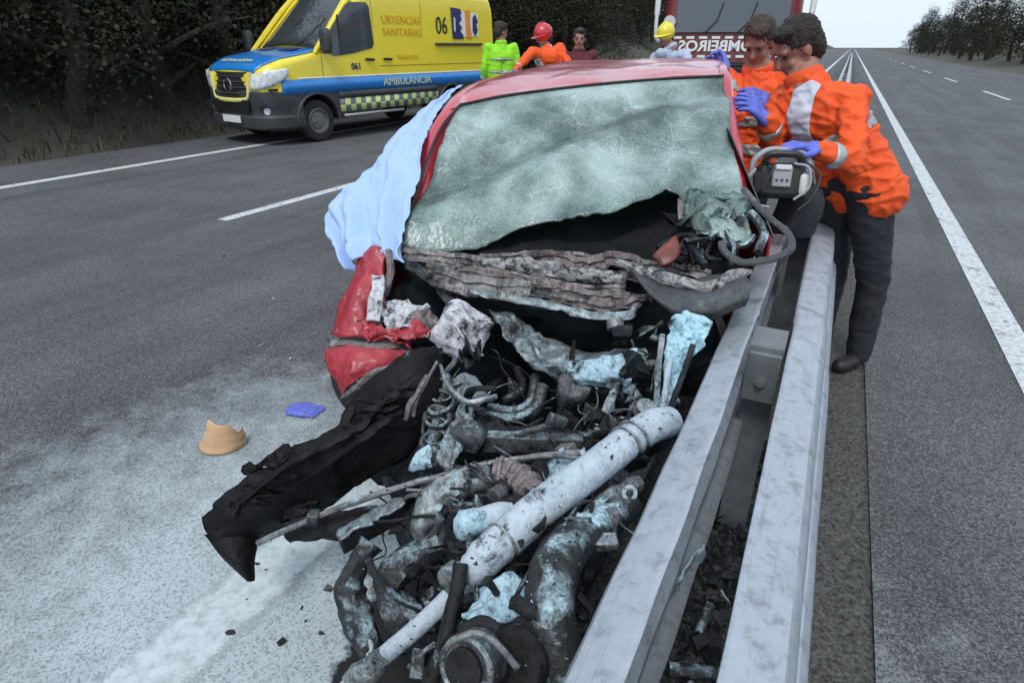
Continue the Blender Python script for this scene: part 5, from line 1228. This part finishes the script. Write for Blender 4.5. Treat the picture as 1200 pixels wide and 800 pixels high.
    # dark curved under-tray and slab bracket
    torn('under_tray', [[(330, 616, 1.66), (360, 604, 1.64), (410, 596, 1.62), (440, 592, 1.62)], [(334, 626, 1.66), (364, 622, 1.64), (404, 618, 1.62), (440, 612, 1.62)], [(340, 630, 1.68), (366, 632, 1.66), (404, 628, 1.64), (436, 622, 1.64)]], 'rubber', 18, 8, .008, 14, 4, .012)
    br = MB(); A = [P(394, 622, 1.50), P(466, 584, 1.50), P(474, 592, 1.44), P(398, 634, 1.44)]; br.prism(A, (0, .01, -.055)); br.jit(.004, 30); br.build('slab_bracket', MT['rubber'], car, smooth=False, bevel=.004)
    torn('powder_cap', [[(394, 620, 1.485), (430, 601, 1.485), (466, 583, 1.485)], [(398, 632, 1.43), (436, 612, 1.43), (474, 591, 1.43)]], 'alu', 16, 6, .006, 40, 2, .006, .004)
    # ---- the engine, sagging out in front of the bulkhead
    blk = MB(); c = PZ(575, 610, .30); blk.box(c+Vector((.06, .10, -.06)), (.46, .40, .34), Matrix.Rotation(.5, 3, 'Z')); bo = blk.build('engine_block', MT['dark'], car, bevel=.02)
    blk = MB(); blk.sheet([[PZ(460, 560, .20), PZ(530, 540, .30), PZ(620, 530, .34), PZ(730, 520, .34)], [PZ(470, 640, .08), PZ(530, 620, .18), PZ(600, 610, .26), PZ(700, 600, .28)], [PZ(490, 700, .03), PZ(540, 700, .10), PZ(600, 700, .18), PZ(680, 690, .22)], [PZ(490, 780, .03), PZ(540, 790, .06), PZ(600, 800, .10), PZ(660, 800, .14)], [PZ(490, 860, .03), PZ(540, 880, .04), PZ(600, 900, .05), PZ(650, 900, .06)]], 36, 36, .05, 11, 4, .03); blk.build('engine_underside', MT['dark'], car, solid=.01)
    def hose(name, pts, rad, m, n=40, seg=12, wob=.12, parent=car, flat=1.0):
        mb = MB(); mb.tube([P(*a) for a in pts], rad, seg, n, wob=wob, flat=flat); return mb.build(name, MT[m], parent, angle=50)
    # the long powdered pipe
    pp = hose('coolant_pipe', [(556, 668, 1.20), (566, 655, 1.205), (600, 625, 1.24), (640, 590, 1.29), (690, 553, 1.36), (730, 522, 1.44), (762, 500, 1.51), (785, 494, 1.56)], [.026, .0385, .041, .041, .040, .040, .042, .040], 'powdered', 70, 20, .05)
    mb = MB(); c = P(558, 665, 1.198); mb.ell(c, (.036, .036, .036)); mb.build('pipe_end', MT['powdered'], pp)
    for (x, y, d, R) in ((733, 520, 1.445, .043), (742, 513, 1.465, .0445), (588, 636, 1.228, .0415)):
        mb = MB(); mb.ring(P(x, y, d), P(762, 500, 1.51)-P(700, 545, 1.38), R, .004, 24, 6); mb.build('hose_clip', MT['alu'], pp)
    # the sooty elbow by the barrier
    eb = hose('air_duct', [(742, 590, 1.36), (722, 604, 1.32), (700, 616, 1.28), (668, 640, 1.20), (650, 668, 1.14), (644, 705, 1.09), (650, 750, 1.06), (668, 790, 1.05)], [.024, .034, .040, .044, .047, .048, .046, .044], 'hose', 60, 20, .07)
    # round lamp / pulley at the bottom
    pc = P(556, 776, .985); ax = Vector((-.5, -.72, .45)); mb = MB(); mb.disc(pc, ax, .050, .05, 28); pl_ = mb.build('pulley', MT['metal'], car, bevel=.006)
    mb = MB(); mb.disc(pc+ax.normalized()*.03, ax, .034, .012, 24); mb.build('pulley_face', MT['rubber'], pl_, bevel=.003)
    mb = MB(); mb.ring(pc+ax.normalized()*.024, ax, .046, .006, 30, 8); mb.build('pulley_rim', MT['alu'], pl_)
    mb = MB(); c = P(600, 786, 1.03)+Vector((.02, .03, 0)); an_ = ax.normalized(); mb.tube([c+an_*t_ for t_ in (-.05, -.045, -.02, -.018, -.008, -.006, .012, .014, .03, .042, .046)], [.055, .064, .066, .060, .060, .067, .067, .060, .060, .052, .02], 30, wob=.05); mb.jit(.004, 24); mb.build('alternator', MT['rubber'], car)
    hose('pipe_clip', [(536, 748, .97), (556, 742, .96), (580, 752, .955), (606, 782, .96)], .006, 'wire', 24, 8, .1)
    # white powdered top of the housing
    torn('housing_top', [[(556, 700, 1.13), (590, 672, 1.14), (622, 690, 1.12)], [(548, 722, 1.08), (590, 712, 1.08), (628, 708, 1.08)], [(560, 732, 1.06), (592, 728, 1.05), (624, 726, 1.06)]], 'powder_clean', 20, 14, .014, 20, 6, .006, .006)
    mb = MB(); mb.sheet([[P(538, 730, 1.08), P(590, 722, 1.07), P(640, 722, 1.08)], [P(530, 770, 1.06), P(590, 762, 1.04), P(644, 762, 1.06)], [P(530, 815, 1.04), P(590, 820, 1.02), P(650, 815, 1.04)]], 20, 14, .012, 14, 6, .005); mb.build('housing', MT['dark'], car, solid=.01)
    # bars and hoses, lower left
    hose('steel_bar', [(405, 806, 1.25), (440, 776, 1.25), (490, 734, 1.25), (534, 692, 1.25)], [.017, .0195, .0195, .0195], 'powdered', 30, 14, .04)
    hose('bar_joint', [(416, 800, 1.24), (434, 784, 1.23), (446, 770, 1.225)], [.03, .026, .02], 'alu', 20, 12, .35)
    hose('black_hose', [(540, 660, 1.16), (536, 690, 1.14), (528, 722, 1.12), (518, 762, 1.10), (500, 812, 1.08)], .0145, 'rubber', 40, 12, .08)
    hose('burst_hose', [(436, 636, 1.46), (420, 660, 1.44), (410, 690, 1.42), (418, 722, 1.40), (430, 748, 1.38), (440, 776, 1.36)], [.030, .022, .036, .038, .032, .024], 'hose', 50, 14, .35)
    hose('hose_end', [(424, 738, 1.38), (434, 760, 1.36), (438, 778, 1.35)], [.020, .016, .013], 'powdered', 14, 12, .2)
    hose('burst_hose', [(520, 640, 1.40), (492, 650, 1.38), (464, 668, 1.36), (456, 692, 1.35), (470, 720, 1.34), (482, 746, 1.34)], [.022, .036, .040, .034, .040, .030], 'hose', 50, 14, .30)
    # corrugated loop at centre
    def corr(pts, R, n, m, amp=.16, per=2, parent=car, name='corrugated_hose'):
        C = spline([P(*a) for a in pts], n); rad = [R*(1+amp*(1 if (i//per) % 2 else -1)) for i in range(n+1)]; mb = MB(); mb.tube(C, rad, 14, wob=.08); return mb.build(name, MT[m], parent, angle=25)
    hose('cast_arch', [(506, 640, 1.38), (502, 604, 1.40), (520, 578, 1.42), (556, 562, 1.44), (590, 558, 1.44)], [.030, .042, .038, .034, .036], 'alu', 44, 14, .4)
    corr([(580, 552, 1.42), (600, 556, 1.41), (618, 570, 1.38), (634, 590, 1.34), (648, 600, 1.33)], .036, 44, 'cowl_pink', .08, 3)
    o_ = hose('filter_cap', [(534, 618, 1.265), (541, 617, 1.27), (556, 613, 1.285), (570, 611, 1.295)], [.020, .031, .033, .026], 'powder_clean', 18, 18, .18)
    hose('short_pipe', [(560, 612, 1.30), (584, 606, 1.30), (600, 604, 1.31)], [.028, .032, .026], 'powdered', 16, 14, .2)
    hose('dark_pipe', [(580, 590, 1.36), (606, 588, 1.34), (628, 586, 1.33)], .016, 'rubber', 16, 12, .2)
    torn('powder_slab', [[(620, 550, 1.46), (654, 528, 1.48), (690, 528, 1.50)], [(624, 566, 1.42), (660, 552, 1.44), (692, 544, 1.47)], [(630, 580, 1.39), (662, 572, 1.40), (690, 560, 1.42)]], 'powder_clean', 22, 14, .020, 22, 3, .006, .01)
    hose('cable', [(520, 560, 1.42), (560, 545, 1.42), (600, 538, 1.41), (650, 534, 1.43), (694, 540, 1.44)], .006, 'wire', 40, 8, .15)
    # spring strut behind, left
    for i, yy in enumerate((458, 472, 488, 504, 516)):
        mb = MB(); mb.ring(P(516-i*1.5, yy, 1.72-i*.02), Vector((.1, -.45, .9)), .036+.004*(i % 2), .0065, 22, 8); mb.jit(.010, 18, i); mb.build('strut_coil', MT['metal'], car)
    hose('strut', [(522, 440, 1.78), (514, 480, 1.72), (508, 520, 1.66), (514, 548, 1.60)], [.02, .026, .024, .018], 'metal', 20, 12, .2)
    torn('strut_leg', [[(540, 470, 1.74), (556, 480, 1.74)], [(524, 510, 1.66), (544, 520, 1.66)], [(504, 540, 1.60), (530, 552, 1.60)]], 'alu', 10, 16, .014, 22, 3, .02)
    torn('pale_plate', [[(486, 532, 1.58), (500, 522, 1.58), (506, 528, 1.58)], [(480, 548, 1.55), (494, 548, 1.54), (504, 544, 1.55)]], 'powder_clean', 8, 8, .008, 30, 2, .006)
    hose('brake_line', [(516, 428, 1.76), (522, 446, 1.70), (534, 462, 1.66), (548, 471, 1.64), (566, 468, 1.64), (582, 464, 1.65)], [.006, .008, .008, .008], 'wire', 36, 8, .2)
    hose('brake_line', [(512, 424, 1.74), (500, 446, 1.68), (488, 470, 1.62), (484, 488, 1.60)], .005, 'cowl_pink', 24, 8, .2)
    for i, pts in enumerate([[(560, 486, 1.86), (600, 492, 1.84), (626, 480, 1.84), (636, 452, 1.88)], [(572, 478, 1.88), (604, 482, 1.86), (622, 470, 1.87), (628, 440, 1.92)], [(590, 470, 1.90), (612, 456, 1.92), (606, 430, 1.95)]]):
        hose('heater_hose', pts, .020-.003*i, 'metal' if i != 2 else 'rubber', 36, 12, .12)
    hose('gearbox', [(520, 520, 1.76), (560, 516, 1.72), (604, 520, 1.72), (660, 524, 1.72), (700, 516, 1.74)], [.05, .06, .05, .055, .03], 'dark', 36, 14, .4)
    mb = MB(); mb.bar(P(566, 518, 1.66), P(684, 520, 1.66), .03, .05); mb.jit(.008, 22); mb.build('cross_member', MT['metal'], car, bevel=.004)
    hose('motor_housing', [(536, 506, 1.68), (552, 512, 1.66), (566, 518, 1.66)], [.03, .045, .035], 'metal', 16, 14, .3)
    # cables near the duct
    hose('dip_cable', [(598, 712, 1.05), (620, 670, 1.12), (646, 640, 1.17), (668, 606, 1.22), (680, 590, 1.26), (694, 588, 1.26), (692, 600, 1.25)], .0045, 'rubber', 50, 8, .1)
    hose('bright_clip', [(676, 604, 1.24), (690, 608, 1.23), (704, 616, 1.22)], .007, 'powder_clean', 12, 8, .2)
    hose('ribbed_pipe', [(690, 604, 1.30), (712, 586, 1.34), (730, 574, 1.38), (748, 566, 1.42)], [.016, .022, .018, .02], 'alu', 24, 12, .4)
    mb = MB(); mb.ring(P(738, 578, 1.34), Vector((.2, -.8, .5)), .014, .005, 16, 6); mb.build('eyelet', MT['powdered'], car)
    hose('loop_wire', [(642, 588, 1.29), (636, 576, 1.29), (646, 566, 1.30), (656, 576, 1.30)], .005, 'powdered', 20, 8)
    torn('cast_bracket', [[(614, 700, 1.10), (640, 690, 1.08), (656, 700, 1.08)], [(618, 730, 1.06), (640, 722, 1.04), (652, 740, 1.05)], [(640, 760, 1.04), (648, 764, 1.03), (656, 770, 1.04)]], 'alu', 12, 16, .022, 24, 5, .01)
    hose('stub_pipe', [(604, 704, 1.04), (614, 712, 1.02), (626, 718, 1.02)], .014, 'rubber', 12, 12)
    # thin wiring strung through the bay
    for i in range(34):
        x, y = rnd.uniform(490, 700), rnd.uniform(430, 760); d = 2.02-(y-380)*.0021; pts = []
        hd_ = rnd.random()*6.28
        for _ in range(6):
            pts.append((x, y, d+rnd.gauss(0, .025))); hd_ += rnd.gauss(0, .7); x += cos(hd_)*26; y += sin(hd_)*20; d = 2.02-(y-380)*.0021
            x = min(x, 640+.489*(800-y)-24); y = max(400, min(y, 790))
        hose('wire', pts, .0016+.0016*rnd.random(), rnd.choice(['rubber', 'rubber', 'wire', 'dark', 'cowl_pink']), 40, 6, 0)
    # ---- many small broken bits filling the bay
    pal = ['alu', 'metal', 'dark', 'hose', 'rubber', 'dark', 'wire', 'alu', 'dark', 'metal', 'rubber']
    regions = [((500, 720), (545, 620), 1.44, 1.34), ((520, 740), (600, 720), 1.28, 1.16), ((470, 560), (560, 720), 1.46, 1.40), ((520, 720), (440, 530), 1.94, 1.80), ((480, 560), (400, 560), 1.80, 1.70), ((560, 680), (700, 800), 1.12, 1.06), ((640, 760), (480, 600), 1.62, 1.50), ((490, 560), (690, 800), 1.32, 1.24), ((700, 800), (380, 520), 1.85, 1.75)]
    bi = 0
    for (xr, yr, d0, d1) in regions:
        for i in range(24):
            u, v = rnd.random(), rnd.random(); x = xr[0]+(xr[1]-xr[0])*u; y = yr[0]+(yr[1]-yr[0])*v; d = d0+(d1-d0)*v+rnd.gauss(0, .02)
            if x > 648+.489*(800-y)-14: continue
            a = P(x, y, d); m_ = rnd.choice(pal); t = rnd.random(); bi += 1
            if t < .34:
                s = .025+.035*rnd.random(); pts = [a]
                dr = Vector((rnd.gauss(0, 1), rnd.gauss(0, .5), rnd.gauss(0, .6))).normalized()
                for _ in range(3): dr = (dr+Vector((rnd.gauss(0, .6), rnd.gauss(0, .4), rnd.gauss(0, .5)))).normalized(); pts.append(pts[-1]+dr*s)
                mb = MB(); mb.tube(pts, .0025+.007*rnd.random()**2, 7, 18, wob=.3); mb.build('loose_hose' if m_ in ('hose', 'rubber') else 'loose_cable', MT[m_], car)
            elif t < .62:
                s = .018+.022*rnd.random(); mb = MB(); mb.sheet([[a+Vector((rnd.gauss(0, s), rnd.gauss(0, s), rnd.gauss(0, s))) for _ in range(3)] for _ in range(3)], 7, 7, .012, 26, bi); mb.build('torn_bracket', MT[m_], car, solid=.004, angle=30)
            elif t < .82:
                mb = MB(); s = .010+.020*rnd.random(); mb.box(a, (s*2, s*1.3, s), Matrix.Rotation(rnd.random()*6, 3, (rnd.random(), rnd.random(), rnd.random()+.1))); mb.jit(.006, 30, bi); mb.build('broken_casting', MT[m_], car, bevel=.004)
            else:
                mb = MB(); axr = Vector((rnd.gauss(0, 1), rnd.gauss(-.6, .5), rnd.gauss(.5, .6))); mb.disc(a, axr, .012+.02*rnd.random(), .02+.02*rnd.random(), 14); mb.build('fitting', MT[m_], car, bevel=.003)
    # soot crumbs and clots of powder lying on everything in the bay
    src = [o for o in car.children if o.name.split('.')[0] not in ('roof', 'door', 'side_window', 'tailgate', 'windscreen', 'pillar', 'seat', 'rear_seat', 'floor_pan', 'dashboard', 'wheel', 'bumper_skin', 'front_wing', 'wing_flap', 'cowl_shell')]
    faces = []; tot = 0.0
    for o in src:
        M_ = WM[o.name]
        for p in o.data.polygons:
            n_ = p.normal if p.normal.z > 0 else -p.normal
            c_ = M_ @ p.center
            if n_.z > .25 and c_.y < 2.15: tot += p.area; faces.append((tot, c_, n_, sqrt(p.area)))
    import bisect
    acc = [f[0] for f in faces]
    for nm_, m_, cnt, s0, s1 in (('soot_crumbs', 'black_bare', 5200, .0016, .0052), ('powder_clots', 'powder_clean', 1600, .0010, .0030)):
        mb = MB()
        for i in range(cnt):
            _, c_, n_, sp_ = faces[min(bisect.bisect(acc, rnd.random()*tot), len(faces)-1)]
            q = c_+Vector((rnd.uniform(-.5, .5), rnd.uniform(-.5, .5), 0))*sp_; q = q-n_*((q-c_).dot(n_))+n_*.002
            s = s0+(s1-s0)*rnd.random()**2.5; A_ = [q+Vector((rnd.gauss(0, s), rnd.gauss(0, s), rnd.gauss(0, s*.6))) for _ in range(4)]
            mb.add(A_, [(0, 1, 2), (0, 2, 3), (0, 3, 1), (1, 3, 2)])
        o = mb.build(nm_, MT[m_], car, smooth=False); o['kind'] = 'stuff'

def build_loose():
    # blue sheet draped over the left side of the car
    cols = [[(540, 100, 3.02), (512, 134, 2.66), (499, 172, 2.42), (485, 226, 2.27), (472, 280, 2.10), (479, 308, 2.02)],
            [(534, 103, 3.03), (500, 138, 2.66), (482, 178, 2.42), (466, 230, 2.27), (456, 278, 2.12), (463, 302, 2.05)],
            [(530, 105, 2.98), (492, 136, 2.67), (460, 180, 2.46), (446, 226, 2.30), (436, 270, 2.16), (440, 294, 2.10)],
            [(524, 110, 3.02), (478, 146, 2.70), (442, 192, 2.48), (420, 228, 2.30), (414, 270, 2.18), (420, 306, 2.12)],
            [(520, 116, 3.06), (466, 158, 2.74), (432, 204, 2.50), (396, 232, 2.34), (398, 270, 2.22), (412, 318, 2.16)],
            [(520, 126, 3.10), (462, 172, 2.80), (428, 214, 2.56), (384, 246, 2.38), (392, 282, 2.26), (410, 316, 2.20)]]
    rows = [[P(*c[i]) for c in cols] for i in range(6)]
    R1 = [spline(r, 48) for r in rows]; C = [spline([R1[i][j] for i in range(6)], 56) for j in range(49)]; G = []
    for i in range(57):
        row = []
        for j in range(49):
            p = C[j][i]; s = i/56; u = j/48
            f = .020*(.25+s)*sin(u*17+3.2*noise.noise(p*3)+s*2.5)+.011*sin(u*35+s*6+2*noise.noise(p*5))*(.2+s)
            dd_, _q = noise.voronoi(Vector((p.x*11, p.y*11, p.z*5))); f += (min(dd_[1]-dd_[0], .5)-.2)*.034
            row.append(p+Vector((-.5, -.75, .3))*f+nz(p, 7, 2)*.014+nz(p, 22, 4)*.005)
        G.append(row)
    mb = MB(); mb.loft(G); o = mb.build('blue_sheet', MT['sheet'], solid=.003, angle=80); tag(o, 'pale blue disposable sheet draped over the left side of the wreck', 'sheet')
    # blue glove on the road
    c = PZ(360, 479, .02); root = MB(); d = Vector((1, -.12, 0)).normalized()
    hand_mb(root, c-d*.09, d, Vector((0, 0, -1)), .95, .25, 1, .006, .0); root.v = [Vector((v.x, v.y, .012+max(-.008, (v.z-c.z))*.8)) for v in root.v]
    o = organic(root, 'dropped_glove', MT['glove'], None, .006, 3, .003, 40); tag(o, 'crumpled blue glove lying on the powdered road', 'glove')
    # tan plastic shard
    c = PZ(262, 520, .0); mb = MB(); rows_ = []
    for i in range(15):
        t = i/14; row = []
        for k in range(15):
            a = radians(-215+250*k/14); R_ = .085-.035*t+.006*noise.noise(Vector((k*.7, i*.5, 2)))
            hh = (.135+.012*sin(k*.6))*t*(1 if 3 < k < 10 else .72 if 2 < k < 11 else .5); row.append(c+Vector((R_*cos(a)*1.15+.03*t, R_*sin(a), .004+hh)))
        rows_.append(row)
    mb.loft(rows_)
    o = mb.build('plastic_shard', MT['tan'], solid=.005); tag(o, 'curved tan plastic shard lying on the road at left', 'debris')
    # fragments
    rnd = random.Random(8); sp = [(312, 668), (354, 712), (358, 727), (329, 752), (376, 742), (302, 660), (300, 470), (320, 350), (288, 385), (340, 420), (262, 300), (330, 180), (272, 164), (306, 404), (352, 560), (290, 700), (270, 740), (400, 700), (384, 690), (344, 646)]
    for i, (x, y) in enumerate(sp):
        s = (.003+.006*rnd.random())*(1.6 if y < 450 else 1); c = PZ(x, y, s*.5); mb = MB(); mb.box(c, (s*2.4, s*1.5, s), Matrix.Rotation(rnd.random()*6, 3, 'Z')); mb.jit(s*1.5, 90, i)
        pale = y < 430 and i % 2
        o = mb.build('road_fragment', MT['white_bits'] if pale else MT['black_bare'], smooth=False)
        tag(o, 'tiny pale fragment lying on the grey asphalt' if pale else 'tiny black fragment lying on the powdered asphalt', 'debris', 'pale crash fragments' if pale else 'black crash fragments')
    # dark shapes and debris between the two barrier beams
    it = [('bent_pipe_offcut', [(784, 783, .10), (812, 786, .10), (848, 788, .10)], .017, 'hose', 'grey pipe offcut lying between the barrier beams'),
          ('torn_hose_piece', [(812, 752, .12), (828, 746, .13), (842, 752, .12)], .022, 'rubber', 'short torn hose lying between the barrier beams'),
          ('torn_cable_piece', [(818, 742, .14), (824, 724, .15), (832, 708, .16)], .014, 'hose', 'upright torn cable end between the barrier beams')]
    for nm, pts, r_, m_, lab in it:
        mb = MB(); mb.tube([PZ(x, y, z) for x, y, z in pts], r_, 10, 20, wob=.25); o = mb.build(nm, MT[m_]); tag(o, lab, 'debris')
    mb = MB(); mb.sheet([[PZ(786, 690, .50), PZ(806, 660, .50), PZ(824, 640, .50)], [PZ(784, 706, .42), PZ(804, 680, .40), PZ(826, 656, .44)]], 12, 8, .018, 16, 3, .008); o = mb.build('panel_scrap', MT['powder_clean'], solid=.005); tag(o, 'powder-white sheet scrap caught behind the road-side beam', 'debris')
    mb = MB(); mb.sheet([[PZ(852, 700, .30), PZ(842, 690, .30)], [PZ(858, 708, .27), PZ(846, 700, .27)]], 6, 6, .008, 20, 3); o = mb.build('leaf_scrap', MT['white_bits'], solid=.004); tag(o, 'small pale scrap lodged between the two beams', 'debris')

def build_gap_debris():
    rnd = random.Random(44); mb = MB()
    for i in range(1500):
        r = .25+rnd.random()*2.2; n = rnd.gauss(.05, .07); s = .004+.016*rnd.random()**2; c = R3(r, n, .005+abs(rnd.gauss(0, .03)))
        A = [c+Vector((rnd.gauss(0, s), rnd.gauss(0, s), rnd.gauss(0, s*.6))) for _ in range(4)]; mb.add(A, [(0, 1, 2), (0, 2, 3), (0, 3, 1), (1, 3, 2)])
    o = mb.build('crash_litter', MT['dark'], smooth=False); tag(o, 'dark burnt crumbs and splinters littering the gap between the barrier beams', 'debris', kind='stuff')
    for i, (r, n, L, a, m, lab) in enumerate([(.62, .05, .22, .3, 'dark', 'burnt bent strip nearest the lower edge of the gap'), (.80, .03, .16, 1.9, 'rubber', 'black rubber stub in the middle of the gap'), (.98, .07, .24, -.4, 'metal', 'dull metal strip in the gap under the road-side beam'), (1.2, .02, .18, .8, 'dark', 'burnt strip lying before the barrier post')]):
        b = R3(r, n, .06); d = (RD*cos(a)+RN*sin(a))*L*.5; mb = MB(); mb.sheet([[b-d-RN*.02+Vector((0, 0, .02)), b-RN*.03+Vector((0, 0, .05)), b+d-RN*.02], [b-d+RN*.02, b+RN*.03+Vector((0, 0, .03)), b+d+RN*.025+Vector((0, 0, .03))]], 14, 8, .016, 18, i, .006, crump=.02)
        tag(mb.build('torn_strip', MT[m], solid=.005, angle=25), lab, 'debris')

# ================================================================== BUILD
build_setting()
build_trees()
build_barrier()
build_ambulance()
build_fire_engine()
build_people()
build_monitor()
build_wreck()
build_loose()
build_gap_debris()
